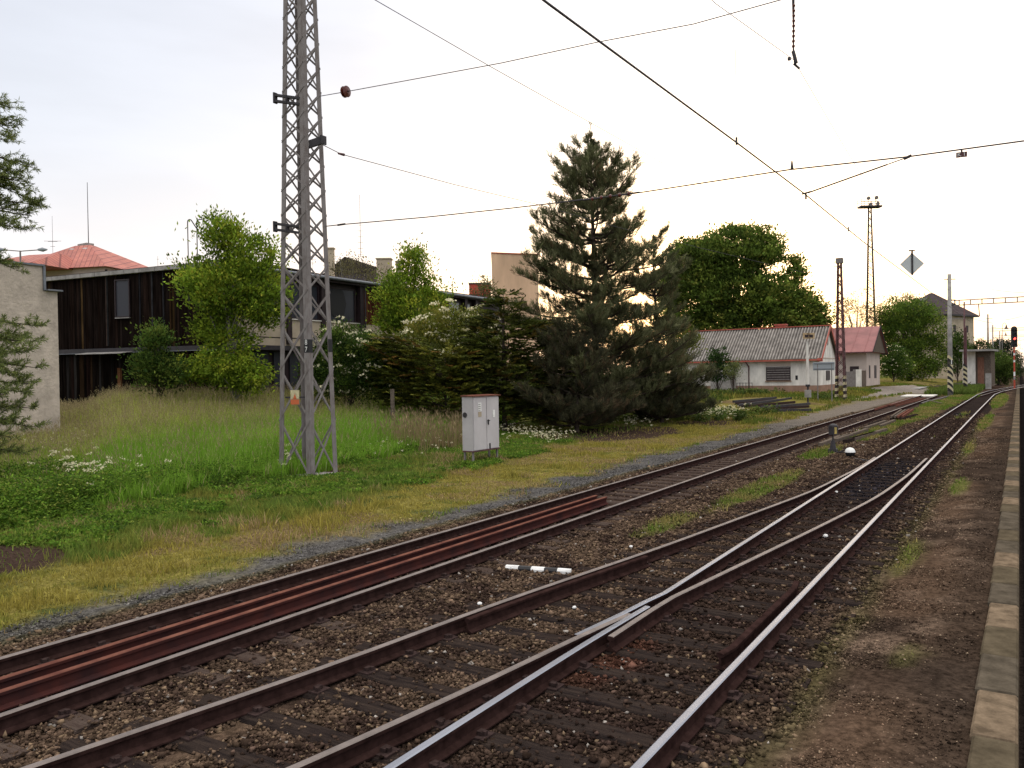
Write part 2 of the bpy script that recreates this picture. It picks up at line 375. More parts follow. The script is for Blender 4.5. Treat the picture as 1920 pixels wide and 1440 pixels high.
rail('rail',curve([(-6.45,.6),(-6.13,3.0)]+[tuple(p) for p in s1]+[(-3.93,27.8)],.7),T2,'rail_top_dull')
s3=[tuple(onz(x,y)[:2]) for x,y in [(1262,1118),(1340,1081),(1533,988),(1642,933),(1702,891),(1737,859)]]
rail('rail',[tuple(onz(1144,1193)[:2]),tuple(onz(1222,1142)[:2])]+curve(s3,.8),T2,'rail_top_dull')
rail('rail',curve([tuple(onz(1180,1150)[:2]),tuple(onz(1083,1192)[:2]),tuple(onz(960,1253)[:2]),tuple(onz(600,1417)[:2]),(-4.75,2.2),(-5.0,.8)],.5),T2,'rail_top_dull')
rail('guard_rail',[(-2.53,7.75),(-2.485,8.0),(-2.475,10.6),(-2.52,10.95)],T2,'rail_side',z=.012)
s1c=np.array(curve([(-6.13,3.0)]+[tuple(p) for p in s1],.5)); gsel=s1c[(s1c[:,1]>7.2)&(s1c[:,1]<11.6)]
rail('guard_rail',[(x+.135,y) for x,y in gsel],T2,'rail_side',z=.0)
R1x=lambda Y: np.interp(Y,s1c[:,1],s1c[:,0])
def s1x(Y): return float(np.interp(Y,[0.6,3.0]+[p[1] for p in s1],[-6.45,-6.13]+[p[0] for p in s1]))
l1=curve([(-8.78,1.2),(-8.80,20),(-8.80,60),(-8.85,95)],2); rr=curve([(-7.28,1.2),(-7.29,20),(-7.27,60),(-7.33,95)],2)
rail('rail',l1,T1,'rail_top_dull');rail('rail',rr,T1,'rail_top_dull')
SL=[] # sleepers: xc, y, half length, rot
def sleeper_mb(mb,x0,x1,y,w=.25,rot=0.,z=-.166,rails=(),jz=0.):
    c=np.array([(x0+x1)/2,y,z-.08+jz]);L=x1-x0; cr,sr=math.cos(rot),math.sin(rot)
    # weathered timber: eased long edges, slightly ragged ends
    n=5;pr=[(-w/2,-.08),(-w/2,.055),(-w/2+.02,.08),(w/2-.02,.08),(w/2,.055),(w/2,-.08)];vs=[]
    for i in range(n):
        t=-L/2+L*i/(n-1)
        for a,b in pr:
            a2=a*(1+random.uniform(-.03,.03)); b2=b+random.uniform(-.006,.004)
            vs.append(c+np.array([t*cr-a2*sr,t*sr+a2*cr,b2]))
    fs=[]
    k=len(pr)
    for i in range(n-1):
        for j in range(k): fs.append((i*k+j,i*k+(j+1)%k,(i+1)*k+(j+1)%k,(i+1)*k+j))
    fs.append(tuple(range(k-1,-1,-1)));fs.append(tuple((n-1)*k+j for j in range(k)))
    mb.add(vs,fs,0)
    for rx in rails:
        mb.box((rx,y,z+.006),(.33,.17,.018),1)
        for sx in(-.12,.12): mb.box((rx+sx,y+random.uniform(-.04,.04),z+.03),(.035,.035,.04),1)
        for sx in(-.085,.085): mb.box((rx+sx,y,z+.032),(.05,.07,.03),1)
rest=MB();nn=0
y=2.3
while y<29:
    R=[xm,xr,s1x(y)] if y>9 else [xm,xr,s1x(y),float(np.interp(y,[.8,2.2,3.6,7.5],[-5.0,-4.75,-4.45,-4.05]))]
    if 9<y<28.5: R.append(float(np.interp(y,[p[1] for p in s3],[p[0] for p in s3])))
    mb=MB(); sleeper_mb(mb,s1x(y)-.6-random.uniform(0,.1),xr+.58+random.uniform(-.05,.05),y,rot=random.uniform(-.012,.03),rails=R); mb.build('sleeper',['timber','plate'],T2)
    SL.append((s1x(y)-.6,xr+.58,y)); y+=.61+random.uniform(-.02,.02); nn+=1
while y<112:
    dx=float(np.interp(y,[98,112],[0,.5])); mb=rest if nn>=96 else MB()
    sleeper_mb(mb,-4.4+dx+random.uniform(-.05,.05),-1.78+dx+random.uniform(-.05,.05),y,rot=random.uniform(-.01,.01),rails=(xm+dx,xr+dx))
    if nn<96: mb.build('sleeper',['timber','plate'],T2)
    SL.append((-4.4,-1.78,y)); y+=.61; nn+=1
o=rest.build('far_sleepers',['timber','plate'],T2); o['kind']='stuff'
rest=MB();y=3.2;nn=0
while y<95:
    mb=rest if nn>=96 else MB()
    sleeper_mb(mb,-9.35+random.uniform(-.07,.07),-6.72+random.uniform(-.1,.07),y,rot=random.uniform(-.02,.02),rails=(-8.80,-7.29))
    if nn<96: mb.build('sleeper',['timber_brown','plate'],T1)
    SL.append((-9.35,-6.72,y)); y+=.62; nn+=1
o=rest.build('far_sleepers',['timber_brown','plate'],T1); o['kind']='stuff'
# two loose rusty rails lying between the rails of the side track
for k,(pa,pb) in enumerate([((0,1271),(1118,928)),((0,1295),(1136,931))]):
    a=onz(*pa,z=.02);b=onz(*pb,z=.02)
    d=(b-a);d/=np.linalg.norm(d);a=a-d*2.2
    mb=MB(); rail_mb(mb,[a+(b-a)*t for t in np.linspace(0,1,9)],.02)
    tag(mb.build('loose_rail',['rail_rust_dark','rail_rust'],origin=(a+b)/2*[1,1,0]+[0,0,-.14]),['long rusty rail lying loose in the side track, the one farther from the turnout','long rusty rail lying loose in the side track, the one nearer the turnout'][k],'loose rail','loose rails lying in the side track')
# dark gantry of far crossing track
T3=empty('railway_track',(.5,165,-.2),'distant curved track joining from the right by the red signal','railway track')
for z_,pp in ((0,[(1838,742),(1862,735),(1886,729),(1905,725),(1921,722.5)]),(0,[(1884,733),(1896,730),(1908,727.5),(1921,725.5)])):
    pts=[tuple(onz(x,y_,0)[:2]) for x,y_ in pp]; rail('rail',pts,T3,'rail_top_dull')
# ---------------------------------------------------------------- ballast stones
def octa(P,s,col,name,parent=None):
    n=len(P); A=rng.normal(size=(n,3,3)); Q,_=np.linalg.qr(A)
    dirs=np.array([[1,0,0],[-1,0,0],[0,1,0],[0,-1,0],[0,0,1],[0,0,-1]],float)
    sc=s[:,None,None]*rng.uniform(.55,1.25,(n,6,1))
    ax=rng.uniform(.55,1.1,(n,1,3))
    V=np.einsum('nkj,nij->nki',dirs[None]*ax*sc,Q)
    V[:,:,2]*=.75
    V=V+P[:,None,:]
    f=np.array([[0,2,4],[2,1,4],[1,3,4],[3,0,4],[2,0,5],[1,2,5],[3,1,5],[0,3,5]])
    F=(f[None]+6*np.arange(n)[:,None,None]).reshape(-1,3)
    return mesh_np(name,V.reshape(-1,3),F,'stone',parent,col=np.repeat(col,6,0))
def stones(n,x0,x1,y0,y1,s0,keep=lambda X,Y:np.ones_like(X,bool)):
    Y=y0*np.exp(rng.random(n)*math.log(y1/y0)); X=rng.uniform(x0,x1,n)
    k=(X>-2.15*Y-.6)&keep(X,Y); X=X[k];Y=Y[k];n=len(X)
    s=s0*rng.lognormal(0,.33,n)*(1+Y/38); return X,Y,s
X,Y,s=stones(330000,-9.95,-1.3,2.6,60,.022)
SLa=np.array(sorted(SL,key=lambda q:q[2])); on=np.zeros(len(X),bool)
for x0,x1,yy in SLa:
    on|=(np.abs(Y-yy)<.125)&(X>x0)&(X<x1)
Z=zones(X,Y); 
cover=fbm(X*1.3+5,Y*1.3)            # ballast lies over the sleeper ends in places
ends=(X<-9.0)|((X>-7.1)&(X<-6.5))|(X>-2.1)
kill=on&~(ends&(cover>.5))&(rng.random(len(X))>.09)
kill|=(rng.random(len(X))<Z['isl']*.8)|(rng.random(len(X))<Z['plat']*.75)
for f in [lambda y:xm+0*y,lambda y:xr+0*y,lambda y:-8.8+0*y,lambda y:-7.29+0*y,lambda y:np.interp(y,[p[1] for p in s1],[p[0] for p in s1])]: kill|=(np.abs(X-f(Y))<.085)
k=~kill;X,Y,s,on=X[k],Y[k],s[k],on[k];n=len(X)
z=-.205+rng.uniform(-.012,.03,n)*(1+Y/60)+.028*(on)-.03*((X>-9.25)&(X<-6.85)&(Y>14))
cb=gcol(X,Y)*1.05; v=rng.lognormal(-.05,.38,n)[:,None]; cc=cb*v; pick=rng.random(n)
pk_=pick<.11*(1-.75*np.exp(-((X+3.4)/1.5)**2));cc[pk_]=np.array([.20,.14,.09])*rng.uniform(.6,1.2,(pk_.sum(),1)); cc[pick>.99]=np.array([.30,.27,.24])*rng.uniform(.7,1.3,((pick>.99).sum(),1)); cc=np.clip(cc,0,.7)
tag(octa(np.stack([X,Y,z],-1),s,cc,'ballast_stones'),kind='stuff')
# pale grit on the platform side and on the gravel strip
X,Y,s=stones(95000,-1.95,-.40,2.6,45,.0095); k=rng.random(len(X))<(.30+.70*sm(-.9,-1.7,X))*sm(.3,.6,fbm(X*2.2+7,Y*2.2)+.12); X,Y,s=X[k],Y[k],s[k];n=len(X)
cc=gcol(X,Y)*rng.lognormal(.15,.45,n)[:,None]; pick=rng.random(n); cc[pick<.05]=np.array([.30,.22,.15]); cc=np.clip(cc,0,.6)
z=zt(X,Y)+.09*sm(-1.9,-.7,X)+.004
tag(octa(np.stack([X,Y,z],-1),s,cc,'path_grit'),kind='stuff')
X,Y,s=stones(26000,-12,-9.9,4.,45,.014); Z=zones(X,Y);k=rng.random(len(X))<Z['grv']; X,Y,s=X[k],Y[k],s[k];n=len(X)
cc=gcol(X,Y)*rng.lognormal(.05,.4,n)[:,None]; z=zt(X,Y)+.004
tag(octa(np.stack([X,Y,z],-1),s,cc,'gravel_stones'),kind='stuff')
# white stones seen singly
for i,(px,py,r,lab) in enumerate([(869,1036,.055,'white painted stone between the side track rails'),(899,1132,.035,'small white stone on the ballast below the striped marker'),(1183,1025,.035,'small white stone left of the near track, past the striped marker'),(1077,1139,.03,'flat white stone inside the turnout'),(1568,923,.05,'pale stone in the oily patch of the turnout'),(1548,1005,.05,'white stone between the turnout rails, nearest the frog')]):
    p=onz(px,py,-.16); mb=MB(); 
    prof=[(0.002,-.5),(.6,-.42),(.95,-.05),(.8,.4),(.4,.62),(.002,.68)]
    mb.lathe(p,[(a*r,b*r) for a,b in prof],9); 
    mb.V=[tuple(np.array(v)+np.array([.12,.1,.08])*r*random.uniform(-1,1)) for v in mb.V]
    tag(mb.build('stone',['white'],origin=p),lab,'stone')
# ---------------------------------------------------------------- platform kerb
K=empty('platform_kerb',(-.19,4,-.1),'row of concrete kerb blocks, tan and dark by turns, along the dirt path','platform kerb')
y=2.0;i=0
pat=['kerb_light','kerb_dark','kerb_moss']
y=7.15-5*1.04; i=-5
while i<88:
    L=1.04; dx=random.uniform(-.008,.008)
    mb=MB(); 
    poly=[(-.35+dx,y+.006),(-.335+dx,y+L-.006),(-.03,y+L-.006),(-.03,y+.006)]
    zt_=-.05+random.uniform(-.006,.006)
    vs=[(a,b,-.9) for a,b in poly]+[(a,b,zt_-.02) for a,b in poly]
    ins=[(poly[0][0]+.02,y+.018),(poly[1][0]+.02,y+L-.018),(-.05,y+L-.018),(-.05,y+.018)]
    vs+=[(a,b,zt_) for a,b in ins]
    fs=[(j,(j+1)%4,4+(j+1)%4,4+j) for j in range(4)]+[(4+j,4+(j+1)%4,8+(j+1)%4,8+j) for j in range(4)]+[(8,9,10,11)]
    mb.add(vs,fs); mb.build('kerb_block',[pat[i%3] if not (i in(4,9,13)) else pat[1]],K); y+=L; i+=1
mb=MB(); mb.bb((-.35,y,-.9),(-.03,y+60,-.05)); mb.build('far_kerb',['kerb_dark'],K)['kind']='stuff'
# diamond-tile roof: procedural brick pattern turned 45 degrees
def tile_mat():
    m=bpy.data.materials.new('tile_red');m.use_nodes=True;t=m.node_tree;b=t.nodes['Principled BSDF'];L=t.links.new
    b.inputs['Roughness'].default_value=.75
    tcn=N(t,'ShaderNodeTexCoord');mpn=N(t,'ShaderNodeMapping');mpn.inputs['Rotation'].default_value=(math.radians(-40),0,math.radians(45));L(tcn.outputs['Object'],mpn.inputs[0])
    br=N(t,'ShaderNodeTexBrick');br.offset=0;br.inputs['Color1'].default_value=(.47,.16,.115,1);br.inputs['Color2'].default_value=(.39,.125,.10,1);br.inputs['Mortar'].default_value=(.20,.06,.05,1)
    br.inputs['Scale'].default_value=1.;br.inputs['Mortar Size'].default_value=.035;br.inputs['Brick Width'].default_value=.45;br.inputs['Row Height'].default_value=.45;L(mpn.outputs[0],br.inputs[0])
    n=N(t,'ShaderNodeTexNoise');n.inputs['Scale'].default_value=.8;n.inputs['Detail'].default_value=5;L(tcn.outputs['Object'],n.inputs[0])
    r=N(t,'ShaderNodeMapRange');r.inputs[1].default_value=.3;r.inputs[2].default_value=.7;r.inputs[3].default_value=.8;r.inputs[4].default_value=1.15;L(n.outputs[0],r.inputs[0])
    x=N(t,'ShaderNodeVectorMath',operation='SCALE');L(br.outputs[0],x.inputs[0]);L(r.outputs[0],x.inputs['Scale']);L(x.outputs[0],b.inputs['Base Color']);MT['tile_red']=m
tile_mat()
def unit(v): return v/np.linalg.norm(v,axis=-1,keepdims=True)
# ---------------------------------------------------------------- buildings
def alongpx(P0,d,px):
    """point P0+t*d seen in picture column px"""
    P0=np.asarray(P0,float);d=np.asarray(d,float);a=CR.T@(P0-O);b=CR.T@d;k=(px-960.)/1500.
    t=(-k*a[2]-a[0])/(b[0]+k*b[2]); return P0+d*t
def zat(P,py):
    a=CR.T@(np.array([P[0],P[1],0.])-O);b=CR.T@np.array([0,0,1.]);k=(720.-py)/1500.
    return float((-k*a[2]-a[1])/(b[1]+k*b[2]))
def wallbox(mb,A,B,z0,z1,t,m=None,inward=None):
    """upright slab from A to B (xy), thickness t towards `inward`"""
    A=np.array(A[:2],float);B=np.array(B[:2],float);d=(B-A)/np.linalg.norm(B-A);n=np.array([-d[1],d[0]])
    if inward is not None and n@(np.array(inward[:2])-A)<0:n=-n
    P=[A,B,B+n*t,A+n*t]; mb.poly3([(p[0],p[1],z0) for p in P],[(p[0],p[1],z1) for p in P],m)
# --- dark timber building -------------------------------------------------
Cn=base(450,44.)                                   # near corner
dl=ray(-3500,757);dl[2]=0;dl/=np.linalg.norm(dl)
Lf=alongpx(Cn,dl,60.)                              # far left end (behind the pale building)
back=np.array([-dl[1],dl[0],0]); back=back if back@np.array([-.5,.85,0])>0 else -back
gz=.55
def LP(px): return alongpx(Cn,dl,px)
TB=empty('timber_building',(Cn[0],Cn[1],gz),'derelict two-storey building of blackened boards with a flat roof','building')
def boards(A,B,z0f,z1f,out,w=.17,cols=None,seed=1,gap=.012):
    """row of upright boards from A to B; each board slightly different in depth and tone"""
    r=random.Random(seed);mb=MB();A=np.array(A[:2],float);B=np.array(B[:2],float);L=np.linalg.norm(B-A);d=(B-A)/L;n=np.array(out[:2],float);n/=np.linalg.norm(n);t=0
    while t<L-.02:
        ww=min(w*r.uniform(.8,1.25),L-t);a=A+d*t;b=A+d*(t+ww-gap);th=r.uniform(.02,.045)
        q=r.random()
        mb.c=tuple(np.array(cols[0 if q<.72 else (1 if q<.86 else (2 if q<.95 else 3))])*r.uniform(.6,1.4))
        P=[a-n*.03,b-n*.03,b+n*th,a+n*th]; za=z0f(t/L);zb=z1f(t/L)
        mb.poly3([(p[0],p[1],za+r.uniform(-.02,.02)) for p in P],[(p[0],p[1],zb) for p in P]);t+=ww
    return mb
WC=[(.010,.007,.006),(.016,.010,.008),(.05,.031,.014),(.032,.030,.031)]
zr0=zat(Cn,492);zr1=zat(LP(100),526);m0=zat(LP(385),643);m1=zat(LP(115),649)
outl=-back
b_=boards(Lf,Cn,lambda t:m0-.12,lambda t:(zr1+(zr0-zr1)*t)-.02,outl,cols=WC,seed=3); b_.build('upper_cladding',['wood_dark'],TB)
b_=boards(Lf,Cn,lambda t:gz-.2,lambda t:m0-.42,outl,cols=[(.008,.006,.005),(.012,.007,.006),(.028,.017,.010),(.02,.018,.017)],seed=4); b_.build('lower_cladding',['wood_dark'],TB)
mb=MB()
bk=back*11.
for z0,z1 in ((gz-.3,m0-.1),(m0-.1,zr1-.15)):
    P=[Lf+back*.06,Cn+back*.06,Cn+bk,Lf+bk]; mb.poly3([(p[0],p[1],z0) for p in P],[(p[0],p[1],z1) for p in P])
mb.build('wall',['frame_dark'],TB)
mb=MB()  # cornice board (pale, stained) and roof sheet
for k in range(14):
    t0,t1=k/14,(k+1)/14-.002; A=Lf+(Cn-Lf)*t0-back*.30;B=Lf+(Cn-Lf)*t1-back*.30; za=zr1+(zr0-zr1)*t0;zb=zr1+(zr0-zr1)*t1
    mb.poly3([(A[0],A[1],za-.09),(B[0],B[1],zb-.09),(B[0],B[1],zb+.13),(A[0],A[1],za+.13)],[tuple(np.array([A[0],A[1],za-.09])+back*.25),tuple(np.array([B[0],B[1],zb-.09])+back*.25),tuple(np.array([B[0],B[1],zb+.13])+back*.25),tuple(np.array([A[0],A[1],za+.13])+back*.25)])
mb.build('fascia',['concrete'],TB)
mb=MB(); A=Lf-back*.28;B=Cn-back*.28+(Cn-Lf)/np.linalg.norm(Cn-Lf)*.3
mb.poly3([(A[0],A[1],zr1+.13),(B[0],B[1],zr0+.13),(B+bk)[:2].tolist()+[zr0+.25],(A+bk)[:2].tolist()+[zr1+.25]],[(A[0],A[1],zr1+.17),(B[0],B[1],zr0+.17),(B+bk)[:2].tolist()+[zr0+.3],(A+bk)[:2].tolist()+[zr1+.3]])
mb.build('roof',['roof_grey'],TB)
mb=MB(); mb.bar(Lf-back*.12+[0,0,m0-.27-gz*0-Lf[2]],Cn-back*.12+[0,0,m0-.27-Cn[2]],.22,.26); mb.build('ledge',['steel_dark'],TB)
mb=MB();a=LP(115)-back*.25;b=LP(455)-back*.25;a[2]=m0-.41;b[2]=m0-.41;mb.bar(a,b,.06,.035,0);mb.build('ledge_trim',['gutter'],TB)
a=LP(172);b=LP(256);mb=MB()
mb.poly3([(a[0],a[1],m0-.36),(b[0],b[1],m0-.36),tuple((b-back*1.1)[:2])+(m0-.50,),tuple((a-back*1.1)[:2])+(m0-.50,)],[(a[0],a[1],m0-.33),(b[0],b[1],m0-.33),tuple((b-back*1.1)[:2])+(m0-.47,),tuple((a-back*1.1)[:2])+(m0-.47,)]);mb.build('canopy',['concrete'],TB)
def bay(name,pa,pb,ya,yb,parent,glass='glass_dark',frame='frame_dark',pf=None,n=None,prou=.13,fw=.07):
    A=pf(pa);B=pf(pb);z1=zat(A,ya);z0=zat(A,yb);nn=np.array(n,float)
    mb=MB();A2=A+nn*prou;B2=B+nn*prou
    for q0,q1,za,zb in((A2,B2,z1-fw,z1),(A2,B2,z0,z0+fw)): mb.bar(np.array([*q0[:2],(za+zb)/2]),np.array([*q1[:2],(za+zb)/2]),.07,fw)
    for q in(A2,B2): mb.bar(np.array([*q[:2],z0]),np.array([*q[:2],z1]),fw,.07)
    f=mb.build(name,[frame],parent)
    mb=MB();wallbox(mb,A+nn*(prou-.03),B+nn*(prou-.03),z0+fw*.5,z1-fw*.5,.02); mb.build('pane',[glass],f)
    return f,A,B,z0,z1
f,A,B,z0,z1=bay('window',224,250,525,596,TB,pf=LP,n=outl)
mb=MB();mb.bar(np.array([*(A+outl*.12)[:2],z0-.03]),np.array([*(B+outl*.12)[:2],z0-.03]),.16,.05);mb.build('sill',['concrete'],f)
mb=MB();q=LP(228)+outl*.07;mb.bb((q[0]-.13,q[1]-.08,gz-.2),(q[0]+.13,q[1]+.05,zat(q,690)));mb.c=(.16,.075,.03)
mb.V=mb.V;mb.C=[(.13,.06,.03)]*len(mb.V);mb.build('door_post',['attr'],TB)
for px,c0 in((205,(.10,.07,.06)),(291,(.07,.07,.075)),(312,(.05,.05,.055)),(268,(.04,.04,.045)),(325,(.07,.04,.02)),(207,(.05,.05,.05))):
    q=LP(px)+outl*.06;mb=MB();mb.c=tuple(v*.55 for v in c0);mb.bb((q[0]-.035,q[1]-.03,m0),(q[0]+.035,q[1]+.03,zat(q,505)));mb.build('cover_strip',['attr'],TB)
# two hooped hand rails of the roof ladder
for px,px2 in((368,379),(385,403)):
    mb=MB(); q=LP(px)-back*.4;q2=LP(px2)-back*.4
    zt0=zat(q,416);pts=[np.array([q[0],q[1],zr0-2.2]),np.array([q[0],q[1],zt0])]
    for a in np.linspace(.2,2.6,7): pts.append(np.array([*(q+(q2-q)*(.35-.35*math.cos(a)))[:2],zt0+.12*math.sin(a)]))
    pts.append(np.array([*(q2+back*.4)[:2],zat(q2,432)])); mb.tube(pts,.03,6); mb.build('ladder_rail',['steel_dark'],TB)
# --- long wing -------------------------------------------------------------
XW=-36.
def WP(px): p=alongpx((XW,40,0),(0,1,0),px); return p
Y0w=WP(452)[1];Y1w=WP(945)[1];nW=(1,0,0)
LW=empty('long_wing',(XW,Y0w,gz),'long two-storey wing with beige panels under dark windows and a grey gutter','building')
zg=onX(715,535,XW)[2];zs1=onX(620,603,XW)[2];zs0=onX(620,651,XW)[2]
mb=MB();mb.bb((XW-12,Y0w,gz-.2),(XW-.06,Y1w,zg-.25));mb.build('wall',['frame_dark'],LW)
mb=MB();mb.poly3([(XW+.5,Y0w,zg-.02),(XW-12,Y0w,zg+.35),(XW-12,Y0w,zg+.45),(XW+.5,Y0w,zg+.08)],[(XW+.5,Y1w,zg-.02),(XW-12,Y1w,zg+.35),(XW-12,Y1w,zg+.45),(XW+.5,Y1w,zg+.08)]);mb.build('roof',['roof_grey'],LW)
mb=MB();mb.bb((XW+.25,Y0w,zg-.27),(XW+.42,Y1w,zg-.03));mb.build('fascia',['frame_dark'],LW)
mb=MB();mb.tube([(XW+.6,y,zg-.02-.004*(y-Y0w)) for y in np.linspace(Y0w-.2,Y1w,12)],.10,8);mb.build('gutter',['gutter'],LW)
mb=MB();mb.bb((XW-.05,Y0w,zs0+.48),(XW+.18,Y1w,zs1-.06));mb.bb((XW-.05,Y0w,zs0),(XW+.15,Y1w,zs0+.42));mb.build('spandrel',['panel_beige'],LW)
mb=MB();mb.bb((XW-.04,Y0w,zs0+.42),(XW+.12,Y1w,zs0+.48));mb.bb((XW-.04,Y0w,zs0-.28),(XW+.5,Y1w,zs0-.02));mb.build('ledge',['steel_dark'],LW)
mb=MB();mb.bb((XW-.02,Y0w,zs1-.055),(XW+.27,WP(674)[1],zs1));mb.build('sill',['plaster_white'],LW)
for px in(476,497,540,604,676,721,871,891):
    y_=WP(px)[1];mb=MB();mb.bb((XW-.02,y_-.16,zs0+.1 if px in(540,604,676) else zs1),(XW+.33,y_+.16,zg-.27));mb.build('column',['frame_dark'],LW)
mb=MB();y_=WP(672)[1];mb.tube([(XW+.42,y_+.38,zg-.1),(XW+.42,y_+.38,zs1-.3)],.045,7);mb.build('downpipe',['steel_dark'],LW)
for a,b,g in((500,538,'glass_dark'),(546,599,'glass_dark'),(616,668,'glass_dark'),(843,864,'curtain'),(876,884,'curtain'),(760,800,'glass_dark')):
    f,A,B,z0,z1=bay('window',a,b,0,0,LW,pf=lambda px:WP(px),n=nW) if False else (None,)*5
    A=WP(a);B=WP(b);mb=MB();z0=zs1+.05;z1=zg-.55
    for zz in(z0,z1): mb.bar(np.array([XW+.05,A[1],zz]),np.array([XW+.05,B[1],zz]),.08,.09)
    for yy in(A[1],B[1]): mb.bb((XW+.0,yy-.05,z0),(XW+.1,yy+.05,z1))
    f=mb.build('window',['frame_dark'],LW);mb=MB();mb.bb((XW-.02,A[1]+.05,z0),(XW+.03,B[1]-.05,z1));mb.build('pane',[g],f)
    if a==616:
        mb=MB();yc=WP(636)[1];zc=(z0+z1)/2+.1;pts=[(XW+.055,yc+.75*math.cos(t),zc+1.05*math.sin(t)) for t in np.linspace(0,2*math.pi,9)[:-1]]
        mb.poly3(pts,[(x-.02,y,z) for x,y,z in pts]);mb.build('broken_hole',['black'],f)
RB=[(.075,.028,.017),(.09,.032,.02),(.055,.022,.015),(.11,.05,.025)]
for a,b in((682,717),(724,756),(803,842)):
    q=boards((XW+.04,WP(a)[1]),(XW+.04,WP(b)[1]),lambda t:zs1-.03,lambda t:zg-.45,(1,0),w=.2,cols=RB,seed=a);q.build('board_panel',['wood_dark'],LW)
y0=WP(455)[1]
for a,b in((470,505),(515,535),(545,560)):
    mb=MB();mb.bb((XW-.03,WP(a)[1],gz),(XW+.04,WP(b)[1],zs0-.35));mb.build('lower_window',['glass_dark'],LW)
# --- pale rough-cast building on the left ----------------------------------
bq=ong(115,824);XB=bq[0]
def BP(px): return alongpx((XB,15,0),(0,1,0),px)
zb1=zat(BP(85),499);zb2=zat(BP(113),547);Yb=BP(114)[1];Ya=2.0;Ym=BP(87)[1]
PB=empty('rendered_building',(XB,Yb,.3),'pale rough-cast building at the left edge with a metal-capped stepped wall top','building')
mb=MB();mb.bb((XB-9,Ya,-.3),(XB,Ym,zb1));mb.bb((XB-9,Ym,-.3),(XB,Yb,zb2));mb.build('wall',['roughcast'],PB)
mb=MB();mb.bb((XB-9.1,Ya,zb1),(XB+.08,Ym+.06,zb1+.07));mb.bb((XB-.2,Ym+.003,zb2+.02),(XB+.07,Ym+.09,zb1-.003));mb.bb((XB-9,Ym+.1,zb2+.003),(XB+.2,Yb+.12,zb2+.06));mb.build('metal_cap',['gutter'],PB)
# --- generic houses ---------------------------------------------------------
def hip_roof(mb,x0,x1,y0,y1,z0,z1,rx0,rx1,ry0,ry1,m=0):
    e=[(x0,y0,z0),(x1,y0,z0),(x1,y1,z0),(x0,y1,z0)];r=[(rx0,ry0,z1),(rx1,ry0,z1),(rx1,ry1,z1),(rx0,ry1,z1)]
    mb.poly3(e,r,m)
# red hipped roof house behind the timber building
P=base(165,82);zr=zat(P,455);ze=zat(base(255,82),500)
xr_=P[0];yr_=P[1]
def frame_at(px,D,ang):  # local axes turned by ang
    p=base(px,D);c,s=math.cos(ang),math.sin(ang);return p,np.array([c,s,0]),np.array([-s,c,0])
RH=empty('red_roof_house',(P[0],P[1],.5),'house with a salmon red hipped tile roof rising behind the dark boards','house')
p,ux,uy=frame_at(165,84,math.radians(20))
def L3(a,b,z): q=p+ux*a+uy*b; return (q[0],q[1],z)
mb=MB();z0=ze-.6
mb.poly3([L3(-5.6,-5.6,z0),L3(7,-5.6,z0),L3(7,6,z0),L3(-5.6,6,z0)],[L3(-.9,-.4,zr),L3(.9,-.4,zr),L3(.9,.4,zr),L3(-.9,.4,zr)]);mb.build('roof',['tile_red'],RH)
mb=MB();mb.poly3([L3(-5,-5,.2),L3(6.4,-5,.2),L3(6.4,5.4,.2),L3(-5,5.4,.2)],[L3(-5,-5,z0),L3(6.4,-5,z0),L3(6.4,5.4,z0),L3(-5,5.4,z0)]);mb.build('wall',['plaster_beige'],RH)

# lower front hip of the same roof
q0=base(125,80);mb=MB();p=base(118,79)
zf=zat(p,477)
mb.poly3([L3(-6.2,-5.4,z0-.1),L3(1.6,-5.4,z0-.1),L3(1.6,2,z0-.1),L3(-6.2,2,z0-.1)],[L3(-3.1,-.6,zf),L3(.2,-.6,zf),L3(.2,.6,zf),L3(-3.1,.6,zf)]);mb.build('dormer_roof',['tile_red'],RH)
p=base(165,84)
mb=MB();
for a in(-.7,.9): mb.box(L3(a,-1.15,zr-.55),(.75,.25,.22))
mb.build('skylight',['white'],RH)
mb=MB();mb.box(L3(-.2,.3,zr+.12),(1.7,.8,.3));mb.build('chimney',['concrete'],RH)
def mast_rod(px,D,ytop,ybot,r,label,yagi=None,name='antenna'):
    b=base(px,D);b2=b.copy();b2[2]=zat(b,ybot);mb=MB();mb.tube([b2,(b[0],b[1],zat(b,ytop))],[r,r*.6],5)
    rt=CR[:,0]
    if yagi:
        for yy,hw in yagi:
            z=zat(b,yy);c=np.array([b[0],b[1],z]);mb.bar(c-rt*hw,c+rt*hw,.03,.03)
    o=mb.build(name,['steel_dark'],origin=b2);return tag(o,label,'antenna')
mast_rod(171,83.5,342,456,.045,'tall plain whip antenna on the red hipped roof')
mast_rod(104,84,405,478,.02,'television antenna left of the red hipped roof',yagi=[(452,.9),(453,.5),(462,.25)])
# dark roof house behind the wing
DH=empty('dark_roof_house',base(690,92),'house with a steep dark slate roof and pale chimneys beyond the wing','house')
D=92
A=base(600,D);B=base(772,D+22)
ra=base(650,D+3);rb=base(735,D+17);zA=zat(A,520);zB=zat(ra,481);zC=zat(rb,498)
v=np.array([-4.5,5.,0])
mb=MB();mb.poly3([(A[0],A[1],zA),(B[0],B[1],zA),(*(B+v*2)[:2],zA),(*(A+v*2)[:2],zA)],[(ra[0],ra[1],zB),(rb[0],rb[1],zB),(*(rb+v)[:2],zB),(*(ra+v)[:2],zB)]);mb.build('roof',['roof_slate'],DH)
mb=MB();i_=np.array([-.4,.4,0]);P4=[A+i_,B+i_,B+v*1.9,A+v*1.9];mb.poly3([(q[0],q[1],.4) for q in P4],[(q[0],q[1],zA) for q in P4]);mb.build('wall',['plaster_beige'],DH)
